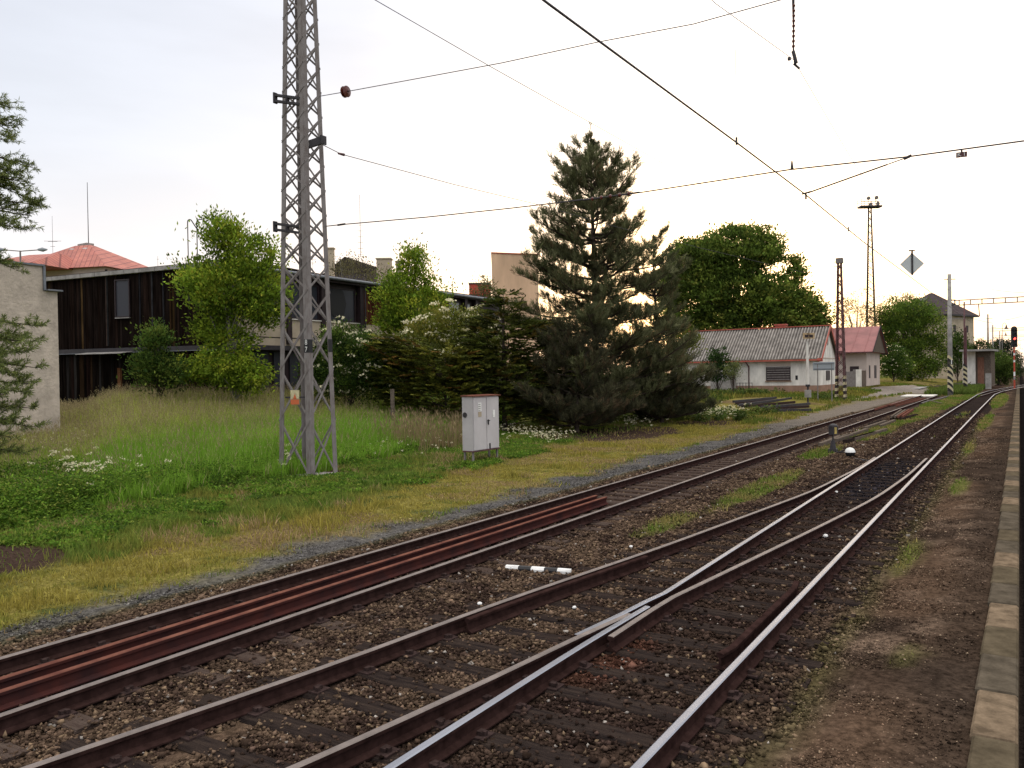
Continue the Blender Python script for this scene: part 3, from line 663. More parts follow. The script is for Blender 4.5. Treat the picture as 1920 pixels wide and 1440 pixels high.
for px0,px1,yt,yb,dd in((616,630,467,525,-1),(711,737,487,535,-3),(746,758,492,530,4)):
    a=base(px0,D+dd);b=base(px1,D+dd);w=np.linalg.norm(a-b);c=(a+b)/2;zt1=zat(c,yt)
    mb=MB();mb.box((c[0],c[1],(zt1+zat(c,yb))/2),(w,w*.8,zt1-zat(c,yb)),ax=(CR[:,0]*[1,1,0],np.array([-CR[1,0],CR[0,0],0]),(0,0,1)));mb.box((c[0],c[1],zt1+.06),(w+.2,w*.8+.2,.12),ax=(CR[:,0]*[1,1,0],np.array([-CR[1,0],CR[0,0],0]),(0,0,1)))
    mb.build('chimney',['panel_beige'],DH)
mast_rod(680,96,365,482,.035,'tall ladder-like antenna on the dark slate roof',yagi=[(y,.35) for y in range(422,480,11)])
mast_rod(590,90,470,512,.02,'small roof antenna left of the dark slate roof',yagi=[(487,.4),(493,.3)])
mast_rod(300,88,480,506,.02,'tiny antenna over the flat timber roof',yagi=[(486,.1)])
# apricot block and red box behind
q=base(955,95);TBk=empty('apricot_block',q,'tall windowless apricot building partly hidden by the big pine','building')
a=base(925,95);b=base(1012,97);vv=ray(925,700);vv[2]=0;vv=unit(vv)*11
mb=MB();P4=[a,b,b+vv,a+vv];zz=zat(a,475);mb.poly3([(c_[0],c_[1],.4) for c_ in P4],[(c_[0],c_[1],zz) for c_ in P4]);mb.build('wall',['plaster_apricot'],TBk)
mb=MB();P4=[a+[0,-.1,0],b+[.1,-.1,0],b+vv,a+vv];mb.poly3([(c_[0],c_[1],zz) for c_ in P4],[(c_[0],c_[1],zz+.14) for c_ in P4]);mb.build('roof',['roof_trim_red'],TBk)
a=base(884,78);b=base(922,78);c_=(a+b)/2;zz=zat(c_,543);mb=MB();mb.box((c_[0],c_[1],zz/2+.3),(np.linalg.norm(a-b),4,zz),ax=(CR[:,0]*[1,1,0],np.array([-CR[1,0],CR[0,0],0]),(0,0,1)))
RBx=empty('red_shed',c_,'red shed whose top shows above the gutter of the wing','shed');mb.build('wall',['red'],RBx)
mb=MB();mb.box((c_[0],c_[1],zz+.37),(np.linalg.norm(a-b)+.1,4.1,.14),ax=(CR[:,0]*[1,1,0],np.array([-CR[1,0],CR[0,0],0]),(0,0,1)));mb.build('roof',['roof_grey'],RBx)
# --- white station house -----------------------------------------------------
c0=ong(1537,738);X1,Yh,g0=c0[0],c0[1],.5
YP=lambda px:alongpx((-20,Yh,0),(1,0,0),px); GP=lambda px:alongpx((X1,85,0),(0,1,0),px)
Xl=YP(1262)[0];Ye=GP(1563)[1]+1.2;ze=onY(1450,669,Yh)[2];Ym=(Yh+Ye)/2;zr=onX(1546,613,X1)[2]
zr=zat((X1,Ym,0),612)
WH=empty('white_house',(X1,Yh,g0),'low white house with a grey corrugated roof and brown base','house')
mb=MB();mb.bb((Xl,Yh,g0+.85),(X1,Ye,ze));mb.poly3([(X1-.3,Yh,ze),(X1-.3,Ye,ze),(X1-.3,Ym,zr-.12)],[(X1,Yh,ze),(X1,Ye,ze),(X1,Ym,zr-.12)]);mb.build('wall',['plaster_white'],WH)
mb=MB();mb.bb((Xl-.05,Yh-.06,g0-1),(X1+.06,Ye+.05,g0+.85));mb.build('plinth',['plinth'],WH)
# corrugated sheet: waves run down the slope
n=int((X1+.35-Xl+.3)/.03);xs_=np.linspace(Xl-.3,X1+.30,n);wv=.055*np.sin((xs_-Xl)*2*math.pi/.29)
ov=.45;sl_=(zr-ze)/(Ym-Yh)
for side in(-1,1):
    V=[];rows=[0,.35,.7,1]
    for r_ in rows:
        yy=Ym+side*((Ym-Yh)+ov)*r_; z_=zr-((Ym-Yh)+ov)*r_*sl_
        for j,x_ in enumerate(xs_): V.append((x_,yy,z_+wv[j]+.05+(.02 if r_ in(.35,.7) else 0)*0))
    m_=len(rows);Fq=[(i*n+j,i*n+j+1,(i+1)*n+j+1,(i+1)*n+j) for i in range(m_-1) for j in range(n-1)]
    k_c=((wv/.055+1)/2)[:,None];cl_=np.array([.085,.076,.07])*(1-k_c)+np.array([.30,.275,.25])*k_c  # shading of the waves painted in: dark valleys, pale ridges
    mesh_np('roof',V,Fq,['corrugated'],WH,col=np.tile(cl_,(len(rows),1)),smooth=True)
mb=MB();mb.bar((Xl-.3,Ym,zr+.10),(X1+.35,Ym,zr+.10),.34,.09);mb.build('ridge_cap',['roof_trim_red'],WH)
mb=MB();ye_=Yh-ov;zE=zr-((Ym-Yh)+ov)*sl_
mb.bar((Xl-.3,ye_-.03,zE-.06),(X1+.3,ye_-.03,zE-.06),.12,.14);mb.build('gutter',['roof_trim_red'],WH)
mb=MB();mb.bar((X1+.33,ye_-.05,zE-.02),(X1+.33,Ym,zr+.08),.05,.34,upv=(0,0,1));mb.bar((X1+.33,Ye+ov,zE-.02),(X1+.33,Ym,zr+.08),.05,.34);mb.bb((X1-.1,ye_,zE-.22),(X1+.35,ye_+.28,zE+.1));mb.build('bargeboard',['roof_trim_red'],WH)
def win(parent,x0,x1,z0,z1,y,name='window',slats=6):
    mb=MB();mb.bb((x0,y-.05,z0),(x1,y+.02,z1));f=mb.build(name,['frame_dark'],parent)
    mb=MB()
    for k in range(slats): z=z0+(z1-z0)*(k+.5)/slats;mb.bb((x0+.08,y-.075,z-.03),(x1-.08,y-.055,z+.06))
    mb.build('bars',['steel_grey'],f); mb=MB();mb.bb((x0-.08,y-.12,z0-.08),(x1+.08,y-.01,z0-.01));mb.build('sill',['plinth'],f);return f
a=YP(1437);b=YP(1483);win(WH,a[0],b[0],zat(a,714),zat(a,688),Yh)
mb=MB();mb.bb((a[0],Yh-.03,zat(a,687)),(b[0],Yh-.004,zat(a,679)));mb.build('shutter_box',['plaster_beige'],WH)
a=YP(1494);mb=MB();mb.bb((a[0]-.1,Yh-.04,zat(a,712)),(a[0]+.12,Yh-.003,zat(a,704)));mb.build('vent',['black'],WH)
a=YP(1405);mb=MB();mb.tube([(a[0]-.25,ye_,zE-.1),(a[0]-.1,Yh-.3,zE-.35),(a[0],Yh-.08,zE-.6),(a[0],Yh-.08,g0+.5)],.06,7);mb.build('downpipe',['steel_maroon'],WH)
mb=MB();a=GP(1549);b=GP(1556);mb.bb((X1-.02,a[1],zat(a,713)),(X1+.05,b[1],zat(a,695)));mb.build('side_window',['frame_dark'],WH)
mb=MB();mb.bb((X1,Ym-.28,zr-1.75),(X1+.03,Ym+.28,zr-.95));mb.build('gable_vent',['plaster_beige'],WH)
mb=MB();mb.bb((X1,Ym-.05,zr-1.9),(X1+.05,Ym+.05,zr-.8));mb.build('gable_slit',['frame_dark'],WH)
mb=MB();mb.bb((X1-.0,Yh-.05,ze-.25),(X1+.04,Ye,ze-.15));mb.build('string_course',['plaster_beige'],WH)
a=YP(1441);mb=MB();mb.bb((a[0]-.5,Ym+.9,zr-1),(a[0]+.5,Ym+1.6,zr+.35));mb.bb((a[0]-.62,Ym+.8,zr+.35),(a[0]+.62,Ym+1.7,zr+.5));mb.build('chimney',['roof_trim_red'],WH)
# lean-to at the left end and small railings
a=YP(1384);b=YP(1345);mb=MB();mb.poly3([(b[0],Yh-2.6,g0+2.2),(b[0],Yh-.02,g0+3.1),(b[0],Yh-.02,g0+3.2),(b[0],Yh-2.6,g0+2.3)],[(a[0],Yh-2.6,g0+2.2),(a[0],Yh-.02,g0+3.1),(a[0],Yh-.02,g0+3.2),(a[0],Yh-2.6,g0+2.3)]);mb.bb((b[0]+.1,Yh-2.4,g0-.5),(a[0]-.2,Yh-.07,g0+2.2));mb.build('lean_to',['concrete'],WH)
RL=empty('railing',(YP(1412)[0],Yh-2.,g0),'small dark metal railing before the white house wall','railing')
mb=MB();xa=YP(1393)[0];xb=YP(1421)[0]
for zz in(.25,1.15): mb=MB();mb.bar((xa,Yh-2,g0+zz),(xb,Yh-2,g0+zz),.04,.04);mb.build('rail_bar',['steel_dark'],RL)
for t in np.linspace(0,1,6):
    mb=MB();mb.bar((xa+(xb-xa)*t,Yh-2,g0-.2),(xa+(xb-xa)*t,Yh-2,g0+1.2),.05,.05);mb.build('post',['steel_dark'],RL)
# --- second house: pink sheet roof, boarded gable -----------------------------
c2=ong(1625,727);X2,Y2=c2[0],c2[1];g2=.5
Y2P=lambda px:alongpx((X2-3,Y2,0),(1,0,0),px);G2=lambda px:alongpx((X2,Y2+5,0),(0,1,0),px)
Y2e=G2(1650)[1];ze2=zat((X2,Y2,0),660);Ym2=(Y2+Y2e)/2;zr2=zat((X2,Ym2,0),613)
PH=empty('pink_roof_house',(X2,Y2,g2),'beige house with a pinkish red sheet roof and dark boarded gable','house')
Xl2=X2-13
mb=MB();mb.bb((Xl2,Y2,g2-.1+.35),(X2,Y2e,ze2));mb.build('wall',['plaster_beige'],PH)
mb=MB();mb.bb((Xl2,Y2-.04,g2-.6),(X2+.05,Y2e+.04,g2+.25));mb.build('plinth',['roof_grey'],PH)
ov=1.;s2_=(zr2-ze2)/(Ym2-Y2+ov);xe=X2+.9
mb=MB()
for sd_ in(-1,1):
    ya=Ym2+sd_*(Ym2-Y2+ov);mb.poly3([(Xl2,Ym2,zr2),(Xl2,ya,ze2-.05),(Xl2,ya,ze2+.03),(Xl2,Ym2,zr2+.08)],[(xe,Ym2,zr2),(xe,ya,ze2-.05),(xe,ya,ze2+.03),(xe,Ym2,zr2+.08)])
mb.build('roof',['roof_pink'],PH)
mb=MB()
for k in range(9):
    x_=Xl2+.9+k*1.5;
    mb.bar((x_,Ym2-(Ym2-Y2+ov),ze2+.05),(x_,Ym2,zr2+.10),.05,.05)
mb.build('roof_seams',['roof_pink'],PH)
mb=MB();yl=Y2-ov+.1;yr=Y2e+ov-.1;mb.poly3([(X2+.55,yl,ze2),(X2+.55,yr,ze2),(X2+.55,Ym2,zr2-.02)],[(X2+.65,yl,ze2),(X2+.65,yr,ze2),(X2+.65,Ym2,zr2-.02)]);mb.build('boarded_gable',['timber_grey'],PH)
mb=MB();mb.bar((xe,yl-.1,ze2-.03),(xe,Ym2,zr2+.06),.06,.22);mb.bar((xe,yr+.1,ze2-.03),(xe,Ym2,zr2+.06),.06,.22);mb.bb((X2+.02,yr,ze2-.2),(xe,yr+.15,ze2));mb.build('bargeboard',['roof_grey'],PH)
mb=MB();mb.bar((Xl2,Y2-ov-.05,ze2-.05),(xe,Y2-ov-.05,ze2-.05),.12,.12);mb.build('gutter',['steel_maroon'],PH)
for pa,pb in((1629.5,1632),(1639.5,1643.5)):
    a=G2(pa);b=G2(pb);mb=MB();mb.bb((X2-.02,a[1],zat(a,709)),(X2+.03,b[1],zat(a,685)));mb.build('window',['frame_dark'],PH)
a=Y2P(1594);b=Y2P(1611);mb=MB();mb.bb((a[0],Y2-.04,g2+1),(b[0],Y2-.003,zat(a,687)));mb.build('window',['frame_dark'],PH)
FN=empty('board_fence',(X2-3,Y2-3,g2),'short pale board fence with a grey gate by the beige house','fence')
fa=alongpx((X2-3,Y2-3,0),(1,0,0),1586);fb_=alongpx((X2-3,Y2-3,0),(1,0,0),1616)
x_=fa[0]
while x_<fb_[0]:
    mb=MB();h=2.35+random.uniform(-.02,.02)-.25*(x_<fa[0]+.8);mb.bb((x_,Y2-3,g2-.3),(x_+.155,Y2-2.96,g2+h));mb.build('board',['plaster_white' if x_>fa[0]+1.0 else 'steel_grey'],FN);x_+=.165
mb=MB();mb.bb((fb_[0],Y2-2.95,g2),(fb_[0]+.05,Y2-.1,g2+2.2));mb.build('gate',['timber_grey'],FN)
mb=MB();mb.bar((fa[0],Y2-2.9,g2+.6),(fb_[0],Y2-2.9,g2+.6),.06,.1);mb.bar((fa[0],Y2-2.9,g2+1.8),(fb_[0],Y2-2.9,g2+1.8),.06,.1);mb.build('rail',['timber_grey'],FN)
# --- grain store -------------------------------------------------------------
GS=empty('grain_store',base(1765,190),'tall pale store building with a dark pyramid roof above the bushes','building')
p=base(1766,190);ux=np.array([.93,-.37,0]);ux/=np.linalg.norm(ux);uy=np.array([.37,.93,0]);uy/=np.linalg.norm(uy)
w=6.4;ze3=zat(base(1750,184),590);zr3=zat(p,548)
mb=MB();mb.poly3([L3(-w-2,-w,0),L3(w-2,-w,0),L3(w-2,w,0),L3(-w-2,w,0)],[L3(-w-2,-w,ze3),L3(w-2,-w,ze3),L3(w-2,w,ze3),L3(-w-2,w,ze3)]);mb.build('wall',['panel_beige'],GS)
v_=w+.9
mb=MB();mb.poly3([L3(-v_-2,-v_,ze3),L3(v_-2,-v_,ze3),L3(v_-2,v_,ze3),L3(-v_-2,v_,ze3)],[L3(-2.6,-.3,zr3),L3(-2.0,-.3,zr3),L3(-2.0,.3,zr3),L3(-2.6,.3,zr3)]);mb.build('roof',['roof_grey'],GS)
mb=MB();mb.poly3([L3(-v_-2,-v_,ze3-.35),L3(v_-2,-v_,ze3-.35),L3(v_-2,v_,ze3-.35),L3(-v_-2,v_,ze3-.35)],[L3(-v_-2,-v_,ze3-.01),L3(v_-2,-v_,ze3-.01),L3(v_-2,v_,ze3-.01),L3(-v_-2,v_,ze3-.01)]);mb.build('eaves',['steel_dark'],GS)
for zz in(ze3-3.2,ze3-6.6):
    for bb in(-3,3):
        mb=MB();c_=np.array(L3(w-2+.03,bb,zz));mb.box(c_,(.06,1.2,1.6),ax=(ux,uy,(0,0,1)));mb.build('window',['frame_dark'],GS)
mb=MB();mb.box(L3(1.2,-w-.04,ze3-5),(.25,.08,9.5),ax=(ux,uy,(0,0,1)));mb.build('downpipe',['timber_grey'],GS)
mb=MB();mb.box(L3(-3,-2.2,zr3-1.55),(1.2,.8,.7),ax=(ux,uy,(0,0,1)));mb.build('roof_hatch',['concrete'],GS)
# --- trackside hut -----------------------------------------------------------
hz=.15;q=base(1832,120);HT=empty('trackside_hut',(q[0],q[1],hz),'small flat-roofed hut, white left wall and brown door, beside the far bushes','hut')
a=base(1805,122);b=base(1858,118);q1=base(1827,118.5);D=118
zl=zat(q,659);zb=zat(q,705)
back_=unit(np.array([.08,.99,0]))
def slab(mb,A,B,z0,z1,t=.2,m=0): P4=[A,B,B+back_*t,A+back_*t];mb.poly3([(c[0],c[1],z0) for c in P4],[(c[0],c[1],z1) for c in P4],m)
mb=MB();slab(mb,base(1805,121),base(1829,120),zb-1.5,zl,5);mb.build('white_wall',['plaster_white'],HT)
mb=MB();slab(mb,base(1829.3,120.2),base(1858,119),zb-1.5,zl,5);mb.build('wall',['timber_grey'],HT)
mb=MB();slab(mb,base(1833,119.9),base(1845,119.5),zb-1.5,zat(q,670),.2);mb.build('door',['door_brown'],HT)
mb=MB();slab(mb,base(1846,119.6),base(1857,119.2),zb-1.5,zat(q,668),.3);mb.build('pale_panel',['concrete'],HT)
mb=MB();slab(mb,base(1799,119),base(1862,117),zl,zl+.28,7);mb.build('roof',['concrete'],HT)
mb=MB();slab(mb,base(1847.5,113),base(1857.5,112.6),-.3,zat(base(1850,113),700),.8);tag(mb.build('concrete_box',['concrete'],origin=base(1852,113)),'waist-high pale concrete box before the hut door','box')
# ---------------------------------------------------------------- vegetation
def unit(v): return v/np.linalg.norm(v,axis=-1,keepdims=True)
def leafmesh(name,P,U,Wd,ln,wd,col,matn='leaf',parent=None,origin=None,fold=True):
    """pointed leaves: P base (n,3), U direction, Wd side direction, ln length, wd width"""
    n=len(P);ln=np.broadcast_to(ln,(n,))[:,None];wd=np.broadcast_to(wd,(n,))[:,None]
    V=np.stack([P,P+U*ln*.45+Wd*wd*.5,P+U*ln,P+U*ln*.45-Wd*wd*.5],1).reshape(-1,3)
    F=(np.arange(n)[:,None]*4+np.arange(4)[None]).astype(np.int32)
    return mesh_np(name,V,F,matn,parent,col=np.repeat(col,4,0),origin=origin)
def rdir(n,upb=0.):
    v=rng.normal(size=(n,3));v=unit(v);v[:,2]+=upb;return unit(v)
def side_of(U):
    r=rng.normal(size=U.shape);s=np.cross(U,r);return unit(s)
def palette(n,cols,wts,jit=.18):
    k=rng.choice(len(cols),n,p=np.array(wts)/sum(wts));c=np.array(cols)[k];return c*rng.lognormal(0,jit,(n,1))
def lobes_px(L,D):
    out=[]
    for l in L:
        px,py,rx,ry=l[:4];dd=l[4] if len(l)>4 else 0;d=D+dd
        c=dep(px,py,d);out.append((c,rx*d/1500,ry*d/1500))
    return out
def tree(name,label,cat,basep,lobes,nclump,nleaf,ls,cols,wts,trunk=.2,spread=.32,group=None,flowers=0,pale=False,droop=0.,upb=.25,shell=.55,trunkh=None,hole=0.,fcol=(.78,.74,.52),lw=.5,fsize=1.):
    T=empty(name,basep,label,cat,group)
    vol=np.array([rx*rx*ry for c,rx,ry in lobes]);pk=rng.choice(len(lobes),nclump,p=vol**.67/(vol**.67).sum())
    d=rdir(nclump);rad=(shell+(1-shell)*rng.random(nclump)**.6)
    C=np.array([lobes[i][0] for i in pk]);RX=np.array([lobes[i][1] for i in pk]);RY=np.array([lobes[i][2] for i in pk])
    r_=rad*rng.uniform(.82,1.12,nclump)
    C=C+np.stack([d[:,0]*RX*.92,d[:,1]*RX*.92,d[:,2]*RY],1)*r_[:,None]
    C=C[C[:,2]>basep[2]+.1];nclump=len(C);d=d[:nclump]
    if hole>0:
        keep=vn(C[:,0]*.8+C[:,2]*.3,C[:,2]*.9+C[:,1]*.2)>hole;C=C[keep];nclump=len(C);d=d[:nclump]
    m=nclump*nleaf
    cc=np.repeat(C,nleaf,0);sp=spread*rng.uniform(.5,1.3,nclump).repeat(nleaf)[:,None]
    P=cc+rng.normal(size=(m,3))*sp*[1,1,.6]
    out=unit(P-np.array([basep[0],basep[1],basep[2]+ (C[:,2].mean()-basep[2])*.7]))
    U=unit(rdir(m)*.8+out*.7+np.array([0,0,upb-droop]));Wd=side_of(U)
    Wd=unit(np.stack([Wd[:,0],Wd[:,1],Wd[:,2]*.5],1))
    ct=(palette(nclump,cols,wts,.22)*(.62+.8*fbm((C[:,0]+C[:,1]*.5)*.9/max(1,basep[1]/50),C[:,2]*.9/max(1,basep[1]/50)))[:,None]).repeat(nleaf,0)*rng.lognormal(0,.16,(m,1))
    leafmesh('crown',P,U,Wd,ls*rng.uniform(.6,1.35,m),ls*lw*rng.uniform(.7,1.2,m),np.clip(ct,0,.6),'leaf',T)
    if flowers:
        k=rng.choice(nclump,flowers);FP=C[k]+out[k*nleaf]*spread*1.0+[0,0,.05];q=9;n=flowers*q
        A=rng.uniform(0,6.28,n);rr=np.sqrt(rng.random(n))*.16*fsize;P=np.repeat(FP,q,0)+np.stack([np.cos(A)*rr,np.sin(A)*rr,rng.normal(0,.02,n)],1)
        U=rdir(n,.2);leafmesh('blossom',P,U,side_of(U),.09*fsize,.08*fsize,np.tile(fcol,(n,1))*rng.uniform(.75,1.1,(n,1)),'flower',T)
    # trunk and limbs
    mb=MB();b=np.array(basep);b0=b-[0,0,.3]
    top=max(lobes,key=lambda l:l[0][2]);tp=top[0]+[0,0,top[2]*.5]
    if trunk>0:
        n=7;pts=[];rad=[]
        for i in range(n):
            t=i/(n-1);p=b0+(np.array([b[0]*(1-t*.8)+tp[0]*t*.8,b[1]*(1-t*.8)+tp[1]*t*.8,0])-[b0[0],b0[1],0])*1.0+[0,0,(tp[2]-b0[2])*t];p=p+rng.normal(0,.05,3)*(t>0)*[1,1,0];pts.append(p);rad.append(trunk*(1-.85*t))
        mb.tube(pts,rad,8)
        sel=rng.choice(nclump,min(nclump,26),replace=False)
        for i in sel:
            e=C[i];h=np.clip((e[2]-b[2])*rng.uniform(.25,.6)/(tp[2]-b[2]),.12,.85);j=h*(n-1);k=int(j);s=pts[k]+(pts[min(k+1,n-1)]-pts[k])*(j-k)
            mid=(s+e)/2+[0,0,.15*np.linalg.norm(e-s)];r0=trunk*(1-.85*h)*.5
            mb.tube([s,mid,e],[r0,r0*.6,r0*.2],5,cap=False)
        mb.build('trunk',['bark_pale' if pale else 'bark'],T,smooth=True)
    return T
G_L=[(.16,.24,.024),(.24,.31,.032),(.10,.16,.02),(.32,.34,.04)]   # light young green
G_D=[(.055,.10,.02),(.09,.145,.026),(.03,.055,.015),(.14,.18,.035)]  # dark green
G_Y=[(.11,.13,.022),(.17,.17,.028),(.065,.078,.018),(.17,.10,.026)]  # brownish yew green
def B(px,D): return base(px,D)
# maple-ash saplings by the timber building
tree('ash_tree','tall light green leafy tree in front of the dark boards, pale thin trunk','tree',B(437,40),lobes_px([(415,440,36,36),(478,485,46,44),(376,525,46,40),(430,550,66,50),(495,560,40,56),(400,610,34,36),(432,640,38,30),(420,690,66,36),(352,694,44,18),(462,705,40,32),(425,475,30,60)],40),860,36,.20,G_L,[4,3,3,1],trunk=.14,pale=True,spread=.36,shell=.5,hole=.12)
tree('sapling','small dark green sapling under the boarded window, left of the tall light green tree','tree',B(292,38),lobes_px([(292,640,26,26),(280,690,34,36),(310,700,32,38),(300,625,16,16)],38),170,34,.17,G_D,[4,3,2,2],trunk=.05,spread=.28,shell=.3)
tree('ash_tree','light green pointed tree before the far end of the wing','tree',B(775,50),lobes_px([(775,500,26,34),(745,550,38,36),(815,545,30,36),(780,590,58,46),(735,600,30,30),(775,475,14,14),(835,540,14,22)],50),520,32,.21,G_L,[4,3,3,1],trunk=.14,spread=.36,shell=.5,hole=.1)
# elders in flower
tree('elder_bush','dark elder bush with white flower heads just right of the near lattice mast','bush',B(655,42),lobes_px([(650,640,48,32),(640,690,66,56),(695,695,52,60),(605,700,40,50),(730,700,40,50)],42),900,40,.15,G_D,[4,3,3,1],trunk=.06,flowers=240,fsize=1.5,spread=.28,shell=.45)
tree('elder_bush','yellowish elder bush full of cream flower heads before the wing','bush',B(850,46),lobes_px([(845,610,54,34),(880,620,44,38),(800,640,56,44),(850,670,80,56),(770,690,60,50),(900,650,44,50)],46),900,38,.16,[(.14,.16,.03),(.20,.19,.035),(.08,.10,.02),(.25,.22,.05)],[4,2,3,1],trunk=.08,flowers=330,fsize=1.8,spread=.3,shell=.45)
# yew-like conifers in front
def sprays(name,label,basep,lobes,nclump,nspr,cols,wts,sl=.34,cat='bush',trunk=.08,group=None,droop=.12):
    T=empty(name,basep,label,cat,group)
    vol=np.array([rx*rx*ry for c,rx,ry in lobes]);pk=rng.choice(len(lobes),nclump,p=vol**.67/(vol**.67).sum());d=rdir(nclump,.15)
    C=np.array([lobes[i][0]+d[k]*[lobes[i][1]*.9,lobes[i][1]*.9,lobes[i][2]]*(.45+.6*rng.random()**.7) for k,i in enumerate(pk)])
    C=C[C[:,2]>basep[2]];n=len(C);ctr=np.array([basep[0],basep[1],0]);o=C-ctr;o[:,2]=0;o=unit(o+1e-6);o=unit(o+[0,0,.28]+rng.normal(0,.25,(n,3)))
    s=unit(np.cross(o,[0,0,1.]));L=sl*2.4*rng.uniform(.6,1.3,n)
    t=rng.random((n,nspr));sg=rng.choice([-1,1],(n,nspr));
    P=C[:,None]+o[:,None]*(t*L[:,None])[...,None]+np.array([0,0,-1.])*(droop*(t**2)*L[:,None])[...,None]
    U=unit(o[:,None]*.75+s[:,None]*sg[...,None]*.8+rng.normal(0,.16,(n,nspr,3)));P=P.reshape(-1,3);U=U.reshape(-1,3);m=len(P)
    ln=sl*(1.15-.75*t.reshape(-1))*rng.uniform(.6,1.2,m)
    cc=palette(n,cols,wts,.25).repeat(nspr,0)*rng.lognormal(0,.18,(m,1))
    W_=unit(np.cross(U,rng.normal(0,.5,(m,3))+[0,0,1]))
    leafmesh('crown',P,U,W_,ln,.055+.02*rng.random(m),cc,'needle',T)
    mb=MB();hi=max(l[0][2] for l in lobes)
    mb.tube([np.array(basep)-[0,0,.3],(basep[0],basep[1],hi)],[trunk,trunk*.3],7)
    for i in rng.choice(n,min(30,n),replace=False):
        z=basep[2]+(C[i][2]-basep[2])*.55;mb.tube([(basep[0],basep[1],z),C[i]],[trunk*.3,trunk*.1],4,cap=False)
    mb.build('trunk',['bark'],T);return T
sprays('yew_bush','broad brownish green yew bush below the cream-flowered elder',B(835,41.5),lobes_px([(740,665,48,38),(800,690,64,50),(870,705,60,60),(755,720,56,44),(830,740,80,40)],41.5),1250,36,G_Y,[4,3,3,.9])
sprays('yew_tree','brownish green yew standing behind the grey cabinet, left of the big pine',B(945,42),lobes_px([(945,580,28,40),(925,630,48,48),(985,650,46,48),(905,700,56,56),(970,720,66,60),(1000,760,60,40),(930,765,60,40),(1040,700,46,56)],42),1900,36,[(.09,.115,.024),(.13,.14,.028),(.055,.065,.018),(.15,.11,.028)],[4,3,3,.9],cat='tree',trunk=.16)
